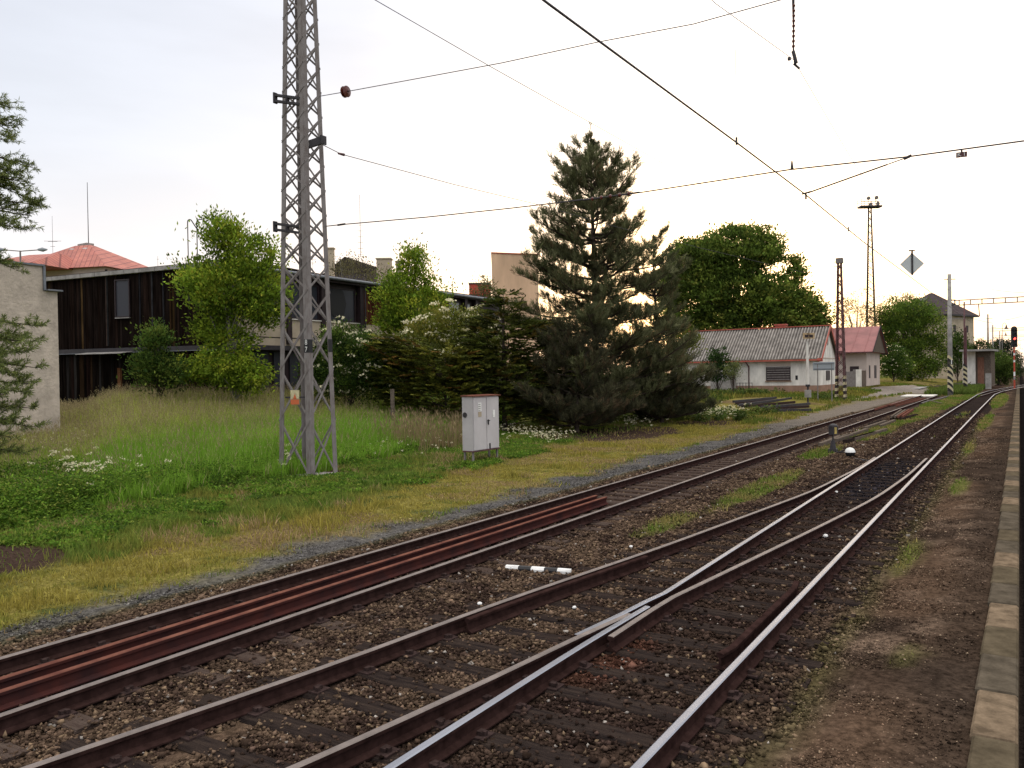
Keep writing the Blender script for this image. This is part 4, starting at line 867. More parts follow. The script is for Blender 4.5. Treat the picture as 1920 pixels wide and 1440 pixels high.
# --- big pine --------------------------------------------------------------
def pine(name,label,basep,topz,prof,nwh,seed,lean=(0,0),gapz=None,cols=((.12,.13,.06),(.18,.185,.095),(.065,.07,.035),(.19,.14,.075)),tr=.28,perb=6,dens=1.,step=.58):
    r=np.random.default_rng(seed);T=empty(name,basep,label,'tree')
    zs=np.linspace(0,1,nwh)
    mb=MB();Hh=topz-basep[2];b=np.array(basep)
    tp=lambda t:b+np.array([lean[0]*t,lean[1]*t,Hh*t])+np.array([math.sin(t*5)*.12,math.cos(t*4)*.1,0])*t
    mb.tube([b-[0,0,.3]]+[tp(t) for t in np.linspace(0.02,1,14)],[tr*1.15]+[tr*(1-.93*t) for t in np.linspace(0.02,1,14)],9)
    SP=[];SU=[];SS=[]
    for w in range(nwh):
        t=.05+.945*(w+r.uniform(-.55,.55))/(nwh-1);t=max(t,.045)
        if t>.965: continue;z=basep[2]+Hh*t
        Lm=np.interp(t,prof[0],prof[1]);nb=perb if t>.12 else perb+2;a0=r.uniform(0,6.28)
        for k in range(nb):
            a=a0+k*2*math.pi/nb+r.uniform(-.35,.35);Lm=np.interp(t,prof[0],prof[1]);L=Lm*r.uniform(.5,1.08)*(.35 if (.3<t<.62 and r.random()<.28) else 1);sk=r.uniform(-.30,.45);s0=r.uniform(-.25,.25)
            if L<.15: continue
            up=np.interp(t,[0,.3,.6,.85,1],[-.05,.0,.18,.75,1.6]);dirv=np.array([math.cos(a),math.sin(a),0]);s=tp(min(max(t+s0*.10,.04),.97))
            sd=np.array([-dirv[1],dirv[0],0])
            n=max(3,int(L/step)+2);pts=[s]
            for i in range(1,n):
                q=i/(n-1);pts.append(s+dirv*L*q+np.array([0,0,1])*((up+sk)*L*q*.75+.16*L*q*q-.05*L*math.sin(q*3))+sd*math.sin(q*3+k)*.06*L)
            mb.tube(pts,[max(.012,.085*(L/4)**.7*(1-.8*i/(n-1))) for i in range(n)],5,cap=False)
            # side shoots
            for i in range(1,n):
                q=i/(n-1)
                if q<.28 and t<.75: continue
                ns=int((3 if q<.6 else 5)*dens) if L>.9 else 1
                for j in range(ns):
                    sgn=(-1)**j;sl=min(1.5,.42*L)*(1.1-.75*q)*r.uniform(.5,1.1)
                    dv=dirv*r.uniform(.4,1.)+sd*sgn*r.uniform(.3,1.)+np.array([0,0,r.uniform(.05,.55)]);dv/=np.linalg.norm(dv)
                    p0=pts[i]+(pts[i-1]-pts[i])*r.random();m_=max(2,int(sl/.30)+1)
                    if sl>.5: mb.tube([p0,p0+dv*sl],[.018,.008],3,cap=False)
                    for u in np.linspace(.35,1,m_):
                        nn_=2
                        for _ in range(nn_):
                            du=dv*.6+np.array([r.uniform(-.4,.4),r.uniform(-.4,.4),r.uniform(.2,1.2)]);du/=np.linalg.norm(du)
                            SP.append(p0+dv*sl*u);SU.append(du);SS.append(r.uniform(.28,.55)*min(1,.45+L/2.2))
            e=pts[-1];
            for _ in range(3):
                du=dirv*.5+np.array([r.uniform(-.3,.3),r.uniform(-.3,.3),r.uniform(.4,1.1)]);SP.append(e);SU.append(du/np.linalg.norm(du));SS.append(r.uniform(.35,.55)*min(1,.45+L/2.2))
    for h_ in (-.1,.15,.35,.5,.6,.8,.9): SP.append(tp(1.)-[0,0,h_]);SU.append(unit(np.array([r.uniform(-.35,.35)*(h_>0),r.uniform(-.35,.35)*(h_>0),1.])));SS.append(.34)
    SP=np.array(SP);SU=unit(np.array(SU));SS=np.array(SS);n=len(SP)
    k=20;tt=r.random((n,k));rd=unit(r.normal(size=(n,k,3)));rd=unit(rd-SU[:,None]*(rd*SU[:,None]).sum(-1,keepdims=True))
    P=SP[:,None]+SU[:,None]*(tt*SS[:,None])[...,None];U=unit(SU[:,None]*1.15+rd*.6);ln=.20+.12*r.random((n,k))
    base_c=palette(n,cols,[4,3,3,1],.22);cc=base_c.repeat(k,0)*rng.lognormal(0,.15,(n*k,1))
    P=P.reshape(-1,3);U=U.reshape(-1,3);leafmesh('crown',P,U,side_of(U),ln.reshape(-1),.021,cc,'needle',T)
    mb.build('trunk',['bark'],T,smooth=True);print(name,n*k);return T
bp=np.array([-20.3,40.7,-.15])
def ppx(hw,D=45.3): return hw*D/1500
zq=lambda y:(zat(bp,y)-bp[2])
tops=zat(bp,250);Hp=tops-bp[2]
prof=[(252,1),(275,7),(310,30),(340,50),(370,70),(395,100),(415,112),(440,112),(470,128),(500,146),(540,156),(580,160),(630,168),(680,185),(720,205),(760,190),(800,120)]
ts=[zq(y)/Hp for y,_ in prof][::-1];ls_=[ppx(h) for _,h in prof][::-1]
pine('pine_tree','tall dark pine with upswept shoots, the largest tree, standing mid-view',bp,tops,(ts,ls_),31,5,lean=(.15,-.1),tr=.27,perb=6)
b2=base(1232,49);b2[2]=-.15;t2=zat(b2,458)
pine('pine_tree','shorter dark pine crowded against the right side of the tall pine',b2,t2,([0,.1,.25,.5,.75,.9,1],[1.2,3.0,2.9,2.3,1.7,1.1,.2]),15,9,tr=.2,perb=6,dens=.9)
b3=base(1080,41);b3[2]=-.15;t3=zat(b3,640)
pine('pine_tree','low spreading grey-green pine at the foot of the tall pine',b3,t3,([0,.15,.5,.8,1],[2.0,3.4,2.9,1.6,.3]),8,13,tr=.14,perb=8,cols=((.07,.07,.038),(.095,.088,.05),(.045,.045,.028),(.11,.075,.045)),dens=1.)
b3=base(1240,47);b3[2]=-.15;t3=zat(b3,668)
pine('pine_tree','low pine reaching out toward the white house at the right of the group',b3,t3,([0,.15,.5,.8,1],[2.0,2.9,2.6,1.4,.3]),7,17,tr=.14,perb=8,cols=((.085,.09,.045),(.11,.11,.055),(.055,.058,.034),(.12,.09,.05)))
tree('maple_bush','yellow-green leafy bush showing behind the right flank of the pines','bush',B(1270,55),lobes_px([(1262,620,26,18),(1285,640,26,20),(1245,600,20,20)],55),110,26,.2,[(.14,.17,.03),(.20,.20,.04),(.09,.11,.02)],[3,2,2],trunk=.06,spread=.3)
# --- walnut and the trees near the station -----------------------------------
tree('walnut_tree','huge round dark green tree rising behind the corrugated roof','tree',base(1395,108),lobes_px([(1375,470,70,44),(1320,500,62,50),(1430,470,42,40),(1300,560,62,62),(1385,555,72,56),(1486,510,20,34),(1450,560,52,44),(1500,585,44,42),(1350,610,70,40),(1460,610,60,36),(1290,485,40,34),(1265,540,34,44),(1530,600,24,30)],108),3000,30,.46,[(.10,.155,.028),(.16,.215,.038),(.055,.085,.018),(.23,.25,.05)],[4,3,3,1.2],trunk=.6,spread=.55,shell=.6,hole=.02,lw=.55)
tree('bush','small dense dark green bush against the left end of the white house','bush',B(1345,74),lobes_px([(1345,665,17,18),(1338,690,24,26),(1358,695,20,20)],74),110,34,.2,[(.03,.06,.016),(.05,.085,.02),(.02,.04,.012)],[3,2,3],trunk=.06,spread=.3,shell=.3)
tree('bush','thin yellowish shrub on the railing side of the small dark bush','bush',B(1374,72),lobes_px([(1374,695,14,20),(1378,680,8,14)],72),36,26,.15,[(.12,.15,.05),(.16,.17,.06)],[1,1],trunk=.04,spread=.3)
tree('birch_tree','thin see-through birch with hanging twigs behind the pink roof','tree',base(1605,150),lobes_px([(1600,570,30,28),(1585,590,26,34),(1625,585,24,40),(1610,550,18,12),(1635,600,16,30)],150),230,20,.34,[(.10,.085,.045),(.13,.11,.05),(.07,.06,.04)],[3,2,2],trunk=.22,spread=.7,droop=.6,shell=.2,hole=.3,lw=.4,pale=True)
tree('lime_tree','big rounded green tree mass right of the pink-roofed house','tree',base(1705,150),lobes_px([(1680,595,34,32),(1715,590,38,30),(1745,620,30,40),(1690,640,44,46),(1735,665,42,36),(1710,690,50,22),(1660,620,20,36)],150),950,30,.42,[(.095,.155,.025),(.145,.21,.03),(.055,.09,.018),(.2,.24,.04)],[4,3,3,1.3],trunk=.5,spread=.7,shell=.62,lw=.55)
tree('birch_tree','sparse yellowish birch tops peeping over the rounded green tree','tree',base(1690,165),lobes_px([(1675,565,22,14),(1705,560,18,10),(1650,580,10,16)],165),80,16,.36,[(.16,.13,.05),(.2,.16,.06)],[1,1],trunk=.2,spread=.8,hole=.2,shell=.2,lw=.4)
tree('elder_bush','dark bush with small white flowers beside the pink-roofed house','bush',base(1676,128),lobes_px([(1672,665,24,22),(1685,685,26,22),(1660,690,16,16)],128),260,30,.3,G_D,[4,3,3,1],trunk=.1,flowers=60,spread=.42,shell=.5,fsize=1.7)
tree('bush','bushy dark growth between the concrete pole and the hut','bush',base(1795,140),lobes_px([(1796,650,14,26),(1790,680,18,22),(1806,670,10,20)],140),170,26,.34,G_D,[3,2,3,1],trunk=.1,spread=.5)
tree('tree','round mid-green tree behind the hut roof','tree',base(1832,170),lobes_px([(1838,660,22,22),(1820,670,16,18),(1850,675,16,18)],170),230,28,.4,[(.055,.085,.022),(.085,.115,.03),(.04,.06,.02)],[3,2,3],trunk=.25,spread=.65)
tree('tree','bright green bushy tree just right of the hut','tree',base(1872,135),lobes_px([(1870,680,22,22),(1880,700,20,20),(1862,700,14,18),(1890,690,12,22)],135),260,28,.32,[(.06,.10,.02),(.10,.14,.03),(.04,.06,.015)],[3,2,3],trunk=.2,spread=.5)
tree('tree','dusky far tree on the skyline left of the red signal','tree',base(1882,330),lobes_px([(1878,652,20,15),(1890,665,14,16),(1866,662,12,12)],330),220,26,.7,[(.05,.06,.035),(.035,.042,.028)],[1,1],trunk=.4,spread=1.1)
tree('tree','far dark trees closing the line of the tracks','tree',base(1900,300),lobes_px([(1905,685,9,22),(1896,690,10,16),(1912,694,5,12)],300),150,26,.6,[(.045,.06,.03),(.06,.08,.035)],[1,1],trunk=.3,spread=1.)
tree('birch_tree','spindly roof-high birch before the dark slate roof','tree',B(668,76),lobes_px([(655,500,26,22),(690,515,26,16),(632,500,14,22),(720,520,16,12)],76),120,14,.24,[(.13,.12,.06),(.16,.15,.07),(.09,.08,.05)],[3,2,2],trunk=.1,spread=.6,pale=True,shell=.2,hole=.15,lw=.4)
tree('sapling','feathery small tree top beside the apricot building','tree',B(908,70),lobes_px([(908,535,14,18),(900,555,16,14),(918,550,10,14)],70),60,16,.22,[(.12,.12,.05),(.09,.09,.04)],[1,1],trunk=.06,spread=.4,shell=.2,lw=.4)
# --- larch-like tree at the left edge: droopy sprays reaching into the view ----
def larch():
    D=22.;b=base(-190,D);T=empty('larch_tree',b,'droopy conifer at the left edge whose branch tips hang into view','tree')
    mb=MB();top=b[2]+12.;mb.tube([b-[0,0,.3],b+[.1,0,6],(b[0],b[1],top)],[.2,.14,.03],9)
    P=[];U=[]
    def twig(tip,root_,nsub,sp):
        s=np.array(root_);e=np.array(tip);mid=(s+e)/2+[0,0,.35];mb.tube([s,mid,e],[.05,.03,.008],4,cap=False)
        d=unit(e-s);sd=unit(np.cross(d,[0,0,1.]))
        for _ in range(nsub):
            q=random.uniform(.35,1.02);p=(1-q)**2*s+2*q*(1-q)*mid+q*q*e
            dv=d*random.uniform(.3,1.)+sd*random.uniform(-1,1)+np.array([0,0,random.uniform(-.35,.75)]);dv/=np.linalg.norm(dv);L=random.uniform(.2,.5)*sp
            mb.tube([p,p+dv*L],[.008,.003],3,cap=False)
            for k in range(48):
                u=random.random();P.append(p+dv*L*u);U.append(unit(dv*.6+np.array([random.gauss(0,.5),random.gauss(0,.5),random.gauss(0,.5)])))
    for px,py in [(20,225),(24,262),(10,300),(72,318),(66,345),(72,385),(60,405),(40,430),(30,350),(12,380),(20,240),(0,420),(28,505),(50,370),(10,200),(-10,260),(-20,330),(45,330),(30,395),(5,340)]:
        tip=dep(px,py,D+random.uniform(-1,1));rt=np.array([b[0],b[1],tip[2]+random.uniform(-.6,.9)]);twig(tip,rt,26,1.)
    for px,py in [(78,612),(60,640),(50,660),(70,690),(20,625),(30,700),(45,735),(58,765),(30,790),(10,740),(20,820),(0,660),(-10,780),(10,690),(60,720),(38,640),(62,800),(45,850)]:
        tip=dep(px,py,D-1+random.uniform(-1,1));rt=np.array([b[0],b[1],max(b[2]+.4,tip[2]-random.uniform(0,.6))]);twig(tip,rt,24,1.)
    P=np.array(P);U=np.array(U);n=len(P)
    leafmesh('crown',P,U,side_of(U),.11+.06*rng.random(n),.020,palette(n,[(.15,.19,.06),(.20,.24,.07),(.10,.12,.05),(.24,.25,.08)],[4,3,3,1],.2),'needle',T)
    mb.build('trunk',['bark'],T,smooth=True)
larch()
# ---------------------------------------------------------------- grasses
def inview(X,Y,m=60):
    a=np.stack([X,Y,np.full_like(X,-.2)-H],-1)@CR;px=960+1500*a[:,0]/-a[:,2];return (a[:,2]<0)&(px>-m)&(px<1980)
def blades(name,X,Y,h,w,col,lean=.35,matn='leaf',seed_head=None):
    n=len(X);z=zt(X,Y)-.02;a=rng.uniform(0,6.28,n);b=rng.uniform(0,6.28,n);ln=lean*rng.random(n)*h
    P=np.stack([X,Y,z],1);s=np.stack([np.cos(a),np.sin(a),0*a],1)*(w/2)[:,None];d=np.stack([np.cos(b)*ln,np.sin(b)*ln,h],1)
    m=np.stack([np.cos(b)*ln*.35,np.sin(b)*ln*.35,h*.55],1)
    V=np.stack([P-s,P+s,P+m+s*.8,P+m-s*.8,P+d],1).reshape(-1,3)
    i=np.arange(n)[:,None]*5;F=np.concatenate([i+[0,1,2],i+[0,2,3],i+[3,2,4]]).astype(np.int32)
    c=np.repeat(col[:,None,:],5,1);c[:,4]*=1.15;c=c.reshape(-1,3)
    o=mesh_np(name,V,F,matn,None,col=np.clip(c,0,.6));o['kind']='stuff';return P+d
def sample(n,x0,x1,y0,y1,pw=1.):
    X=rng.uniform(x0,x1,n);Y=y0+(y1-y0)*rng.random(n)**pw;k=inview(X,Y);return X[k],Y[k]
# short mossy turf
X,Y=sample(330000,-21,-10.2,4,60,1.25);Z=zones(X,Y);m_=np.interp(Y,mY,mX);t_=np.interp(Y,tY,tX)
ch=fbm(X*.8,Y*.8);k=(rng.random(len(X))<(Z['moss']*.75+(X<m_)*.9)*(.35+.65*sm(.36,.5,fbm(X*1.9+11,Y*1.9)))*(1-Z['soil']*.93)*(1-Z['yard']))&(X>t_-.6);X,Y=X[k],Y[k];ms=Z['moss'][k];ch=ch[k]
h=(.035+.05*rng.random(len(X)))*(1+1.3*(1-ms)*rng.random(len(X)))+.20*sm(.5,.7,ch)*rng.random(len(X))**2
yel=np.array([.29,.245,.055]);grn=np.array([.13,.19,.035]);tan=np.array([.33,.24,.12])
f=np.clip(ms*.95+.14+ (fbm(X*2,Y*2)-.5)*1.7,0,1)[:,None];col=grn*(1-f)+yel*f;q=(fbm(X*.6+3,Y*.6)>.50)&(rng.random(len(X))<.55);col[q]=tan
col=col*rng.lognormal(0,.25,(len(X),1));blades('short_turf',X,Y,h,np.full(len(X),.012)*(1+Y/18),col,.9)
# islands between rails and far verge
X,Y=sample(190000,-8.6,-.4,5,118,1.35);Z=zones(X,Y);k=(rng.random(len(X))<Z['isl']*(.9));X,Y=X[k],Y[k];n=len(X)
f=sm(.4,.62,fbm(X*1.1,Y*.9))[:,None];col=(np.array([.11,.17,.025])*(1-f)+np.array([.24,.20,.07])*f)*rng.lognormal(0,.25,(n,1))
blades('track_grass',X,Y,(.04+.09*rng.random(n))*(1+Y/120),.012*(1+Y/20),col,.7)
# tall meadow by the timber building
X,Y=sample(420000,-44,-17,4,46);t_=np.interp(Y,tY,tX)+(fbm(X*.5,Y*.5)-.5)*2;k=(X<t_);X,Y=X[k],Y[k];n=len(X)
dd=np.interp(Y,tY,tX)-X;f=sm(3,13.5,dd+(fbm(X*.3,Y*.3)-.5)*8)
h=((.38+.46*rng.random(n))*(.75+.55*sm(0,3,dd))+f*.42*rng.random(n))*(1-.55*sm(1.62,1.80,-X/Y))
c1=np.array([.17,.31,.035]);c2=np.array([.35,.39,.08]);c3=np.array([.43,.38,.18])
col=c1*(1-f[:,None])+c2*f[:,None];q=rng.random(n)<.05+.30*sm(.25,1,f);col[q]=c3;col=col*(.75+.5*fbm(X*.7,Y*.7))[:,None]*rng.lognormal(0,.22,(n,1))
tips=blades('tall_grass',X,Y,h,np.full(n,.016)+.0006*Y,col,.55)
# seed heads above it
k=(rng.random(n)<.03+.08*f)&(dd>1.2);P=tips[k];m=len(P);hh=.25+.30*rng.random(m)
for_=np.repeat(P,5,0);tt=np.tile(np.linspace(0,1,5),m)[:,None];P5=for_+[0,0,1]*tt*np.repeat(hh,5)[:,None]*.55+rng.normal(0,.012,(m*5,3))
U=unit(np.array([0,0,1])+rng.normal(0,.35,(m*5,3)));o=leafmesh('seed_heads',P5,U,side_of(U),.10,.02,np.clip(np.array([.33,.27,.15])*rng.lognormal(0,.2,(m*5,1)),0,.6));o['kind']='stuff'
# tan reeds between mast and cabinet
X=rng.uniform(-26,-17.5,15000);Y=rng.uniform(24,34,15000);a=np.stack([X,Y,np.full_like(X,.3)-H],-1)@CR;px=960+1500*a[:,0]/-a[:,2]
k=(px>680)&(px<872)&(X<-19.3)&(rng.random(len(X))<np.minimum(1,(px-680)/70))&(fbm(X*1.3,Y*1.3)+rng.normal(0,.08,len(X))>.44)&(Y<33.5-2*fbm(X,Y));X,Y=X[k],Y[k];n=len(X)
tips=blades('reed_grass',X,Y,.4+.8*rng.random(n),np.full(n,.02),np.array([.25,.19,.10])*rng.lognormal(0,.25,(n,1)),.3)
m=n//3;P=tips[:m];U=unit(np.array([0,0,1])+rng.normal(0,.3,(m,3)));o=leafmesh('reed_heads',P,U,side_of(U),.22,.05,np.array([.28,.21,.12])*rng.lognormal(0,.2,(m,1)));o['kind']='stuff'
# broad-leaved weeds
def weeds(name,X,Y,hmax,nl,ls,cols,wts):
    n=len(X);P0=np.stack([X,Y,zt(X,Y)],1);Hh=hmax*rng.uniform(.4,1,n);m=n*nl
    t=rng.random(m)**.8;P=np.repeat(P0,nl,0)+np.stack([rng.normal(0,.09,m),rng.normal(0,.09,m),t*np.repeat(Hh,nl)],1)
    U=unit(rdir(m)*[1,1,.5]+[0,0,.25]);W_=unit(np.cross(U,rng.normal(0,.4,(m,3))+[0,0,1]))
    col=palette(n,cols,wts,.25).repeat(nl,0)*rng.lognormal(0,.15,(m,1))
    o=leafmesh(name,P,U,W_,ls*rng.uniform(.6,1.3,m),ls*.6,col);o['kind']='stuff';return o
X,Y=sample(36000,-24,-14,5,34);t_=np.interp(Y,tY,tX);dd=t_-X;pch=fbm(X*.55+2,Y*.55)
k=((dd>-5.2)&(dd<2.6)&(pch+(fbm(X*2.2,Y*2.2+9)-.5)*.35>.40+.06*sm(-1,-5,dd))|((dd>2.6)&(pch>.6)));k&=(zones(X,Y)['soil']<.5)&(X<np.interp(Y,mY,mX)+.4);X,Y=X[k],Y[k];dd=t_[k]-X
weeds('leafy_weeds',X,Y,.12+(.45+.3*sm(18,9,Y))*sm(-.8,.8,dd),22,.075,[(.085,.165,.018),(.14,.23,.028),(.05,.10,.015),(.20,.24,.045)],[4,3,2,1])
X,Y=sample(9000,-34,-13,44,81);k=(fbm(X*.3,Y*.3)>.56)&(X<-13.8)&~((X>-20.5)&(X<-12.6)&(Y>56)&(Y<71))&(zones(X,Y)['yard']<.5);X,Y=X[k],Y[k]
weeds('far_weeds',X,Y,.7,14,.20,[(.08,.12,.025),(.13,.15,.035),(.055,.085,.02)],[3,2,2])
X,Y=sample(90000,-45,-10,45,140,1.2);Z=zones(X,Y);k=(Z['yard']<.5)&~((X>-20)&(X<-13.2)&(Y>58)&(Y<69))&(Z['soil']<.5)&(Z['grv']<.5)&(Z['bal']<.5);X,Y=X[k],Y[k];n=len(X)
f=sm(.4,.6,fbm(X*.25,Y*.25))[:,None];col=(np.array([.10,.14,.025])*(1-f)+np.array([.20,.185,.04])*f)*rng.lognormal(0,.25,(n,1))
blades('verge_grass',X,Y,(.12+.2*rng.random(n))*(1+1.6*sm(-15,-24,X)*rng.random(n)),.03+.0006*Y,col,.5)
X,Y=sample(22000,-9,-4.2,100,170);n=len(X);col=np.array([.085,.12,.025])*rng.lognormal(0,.3,(n,1));blades('far_verge_grass',X,Y,.3+.5*rng.random(n),np.full(n,.1),col,.5)
# white umbels and daisies
def umbels(name,pts,r,n,h,size=.035,q=7,label=None):
    P=[]
    for (px,py,rpx,rpy) in pts:
        for _ in range(n):
            a=ong(px+random.gauss(0,rpx),py+random.gauss(0,rpy));P.append(a)
    P=np.array(P);m=len(P);hh=h*rng.uniform(.55,1.,m);top=P+np.stack([rng.normal(0,.05,m),rng.normal(0,.05,m),hh],1)
    X,Y=P[:,0],P[:,1]
    blades(name+'_stems',X,Y,hh,np.full(m,.014),np.array([.07,.12,.025])*rng.lognormal(0,.2,(m,1)),.1)
    k=m*q;A=rng.uniform(0,6.28,k);rr=np.sqrt(rng.random(k))*r;PP=np.repeat(top,q,0)+np.stack([np.cos(A)*rr,np.sin(A)*rr,rng.normal(0,.012,k)],1);U=rdir(k,.1)
    o=leafmesh(name,PP,U,side_of(U),size*1.4,size,np.tile((.74,.73,.66),(k,1))*rng.uniform(.75,1.1,(k,1)),'flower');o['kind']='stuff'
umbels('cow_parsley',[(150,915,36,14),(185,925,22,10),(110,900,16,8),(250,905,40,8)],.10,13,.85,.042,12)
umbels('meadow_flowers',[(700,830,70,12),(90,845,50,8),(660,840,40,10),(780,850,60,10),(420,860,120,10),(250,850,100,8)],.05,40,.6,.03,5)
umbels('yarrow',[(1000,822,36,8),(965,815,20,8),(1030,830,22,5)],.055,64,.5,.032,7)
umbels('white_daisies',[(1215,790,26,6),(1180,800,20,5)],.07,50,.5,.035,7)
umbels('white_yarrow',[(1335,778,26,6),(1300,783,22,5),(1370,780,20,5)],.09,75,.6,.05,7)
umbels('mast_foot_flowers',[(540,886,14,6)],.09,9,.7,.035,12)
# ---------------------------------------------------------------- masts, poles, wires
def lattice(T,c4b,c4t,zb,zt_,cells,leg=.09,brace=.05,mleg='steel_grey',mbr='steel_grey',single=False):
    """four tapering angle legs with crossed braces; c4b / c4t: foot and head corners (xy)"""
    cb=[np.array(c) for c in c4b];ct=[np.array(c) for c in c4t]
    P=lambda i,z:np.array([*(cb[i]+(ct[i]-cb[i])*(z-zb)/(zt_-zb)),z])
    ctr=sum(cb)/4
    for i in range(4):
        mb=MB()
        for j in((i+1)%4,(i-1)%4):
            d=cb[j]-cb[i];d/=np.linalg.norm(d);o=d*leg/2
            a=P(i,zb)+[*o,0];b=P(i,zt_)+[*o,0];w=np.array([*d,0]);dd=unit(b-a);nn=unit(np.cross(w,dd));
            mb.box((a+b)/2,(leg,np.linalg.norm(b-a),.012),ax=(w,dd,nn))
        mb.build('leg',[mleg],T)
    for k in range(len(cells)-1):
        z0,z1=cells[k],cells[k+1]
        for i in range(4):
            j=(i+1)%4;mb=MB();n=np.cross(P(j,z0)-P(i,z0),[0,0,1.]);n=unit(n)
            mb.bar(P(i,z0)+n*.012,P(j,z1)+n*.012,brace,.014,upv=n) if not(single and k%2) else None
            if not single or k%2: mb.bar(P(j,z0)-n*.012,P(i,z1)-n*.012,brace,.014,upv=n)
            if k<12: mb.build('brace',[mbr],T)
            else:
                lattice.rest.append(mb)
    if lattice.rest:
        R_=MB()
        for m in lattice.rest: b=len(R_.V);R_.V+=m.V;R_.C+=m.C;R_.MI+=m.MI;R_.F+=[tuple(b+i for i in f) for f in m.F]
        R_.build('upper_braces',[mbr],T)['kind']='stuff';lattice.rest.clear()
    return P
lattice.rest=[]
zt_m=17.
foot=[(-18,17),(-18,18.12),(-19.38,18.12),(-19.38,17)]
c_=np.array([-18.69,17.56]);k_=.49
top4=[tuple(c_+(np.array(f)-c_)*k_) for f in foot]
NM=empty('lattice_mast',(c_[0],c_[1],-.2),'tall grey lattice mast with an orange warning sign, nearest to the camera','mast')
cc_=np.array([c_[0],c_[1],0]);zc=[-.25]+[zat(cc_,y) for y in (786,692,610,548,498,450,404,358,312,266,220,174,128,82,36,-10,-56,-105)]+[zt_m]
PN=lattice(NM,foot,top4,-.25,zt_m,zc,leg=.175,brace=.06)
def dark_bars(px0,px1,py,parent,name='bracket',D=24.3):
    a=dep(px0,py,D);b=dep(px1,py+6,D);mb=MB();
    for dz in(.09,-.09): mb.bar(a+[0,0,dz],b+[0,0,dz],.10,.07)
    mb.bar(a-[0,0,.16],a+[0,0,.16],.14,.05);m=(a+b)/2;mb.bar(m-[0,0,.1],m+[0,0,.1],.12,.05);mb.build(name,['steel_dark'],parent)
dark_bars(516,562,184,NM);dark_bars(516,562,425,NM)
a=dep(576,272,24.4);b=dep(606,262,24.4);mb=MB();mb.bar(a,b,.10,.22);mb.bar(b-[0,0,.14],b+[0,0,.12],.22,.06);mb.bar(a,a-[0,0,.35],.08,.08);mb.build('clamp',['steel_dark'],NM)
# black number band with white digits on the front leg, plain band on the right leg
def text_mesh(name,txt,size,org,ux,uz,m,parent,origin=None,ext=.003):
    cu=bpy.data.curves.new(name,'FONT');cu.body=txt;cu.size=size;cu.align_x='CENTER';cu.align_y='CENTER';cu.extrude=ext
    o=bpy.data.objects.new(name,cu);dg=bpy.context.evaluated_depsgraph_get();S.collection.objects.link(o);dg.update()
    me=o.evaluated_get(bpy.context.evaluated_depsgraph_get()).to_mesh();V=[];n=np.cross(ux,uz)
    V=[np.array(org)+np.array(ux)*v.co.x+np.array(uz)*v.co.y-n*v.co.z for v in me.vertices];F=[tuple(p.vertices) for p in me.polygons]
    bpy.data.objects.remove(o);return mesh_np(name,np.array(V),F,m,parent,origin=origin)
def leg_at(i,py):
    p=PN(i,1.);z=zat(p,py);return PN(i,z)
for i,(y0,y1) in((0,(636,661)),(1,(636,660))):
    a=leg_at(i,y0);b=leg_at(i,y1);m=(a+b)/2;mb=MB();s_=1 if i==0 else -1
    mb.bb((m[0]-.165,m[1]-.012 if i==0 else m[1]-.0,b[2]),(m[0]+.012,m[1]-.004 if i==0 else m[1]+.010,a[2]));mb.bb((m[0]+.003,m[1]-.012*1 if i==0 else m[1]-.165,b[2]),(m[0]+.014,m[1]+.165 if i==0 else m[1]+.01,a[2]))
    pl=mb.build('number_band',['black'],NM)
    if i==0:
        for ch,dz in(('8',.105),('7',-.105)): text_mesh('digit',ch,.22,(m[0]-.075,m[1]-.017,m[2]+dz),(1,0,0),(0,0,1),'white',pl)
q=PN(3,1.);ws=dep(553,745,24.2);rt=unit(CR[:,0]*[1,1,0]);nf=np.array([rt[1],-rt[0],0])
mb=MB();mb.box(ws,(.26,.02,.44),ax=(rt,nf,(0,0,1)));SG=mb.build('warning_plate',['stripe_pale'],NM)
mb=MB();mb.box(ws+nf*.013-[0,0,.14],(.255,.008,.15),ax=(rt,nf,(0,0,1)));mb.build('orange_panel',['orange'],SG)
T_=lambda a,b:ws+nf*.012+rt*a+np.array([0,0,b])
mb=MB();mb.poly3([T_(-.055,-.05),T_(.055,-.05),T_(0,.11)],[T_(-.055,-.05)+nf*.006,T_(.055,-.05)+nf*.006,T_(0,.11)+nf*.006]);mb.build('lightning_mark',['orange'],SG)
mb=MB();mb.bar(T_(-.12,-.05),T_(.12,-.05),.012,.012);mb.build('line_mark',['black'],SG)
mb=MB();mb.bar(ws-rt*.3-nf*.04,ws+rt*.4-nf*.04,.03,.05);mb.build('sign_arm',['steel_dark'],NM)
mb=MB();p_=[(-17.8,16.75),(-17.8,18.35),(-19.6,18.35),(-19.6,16.75)];mb.prism(p_,-.5,-.195);mb.build('foundation',['concrete'],NM)
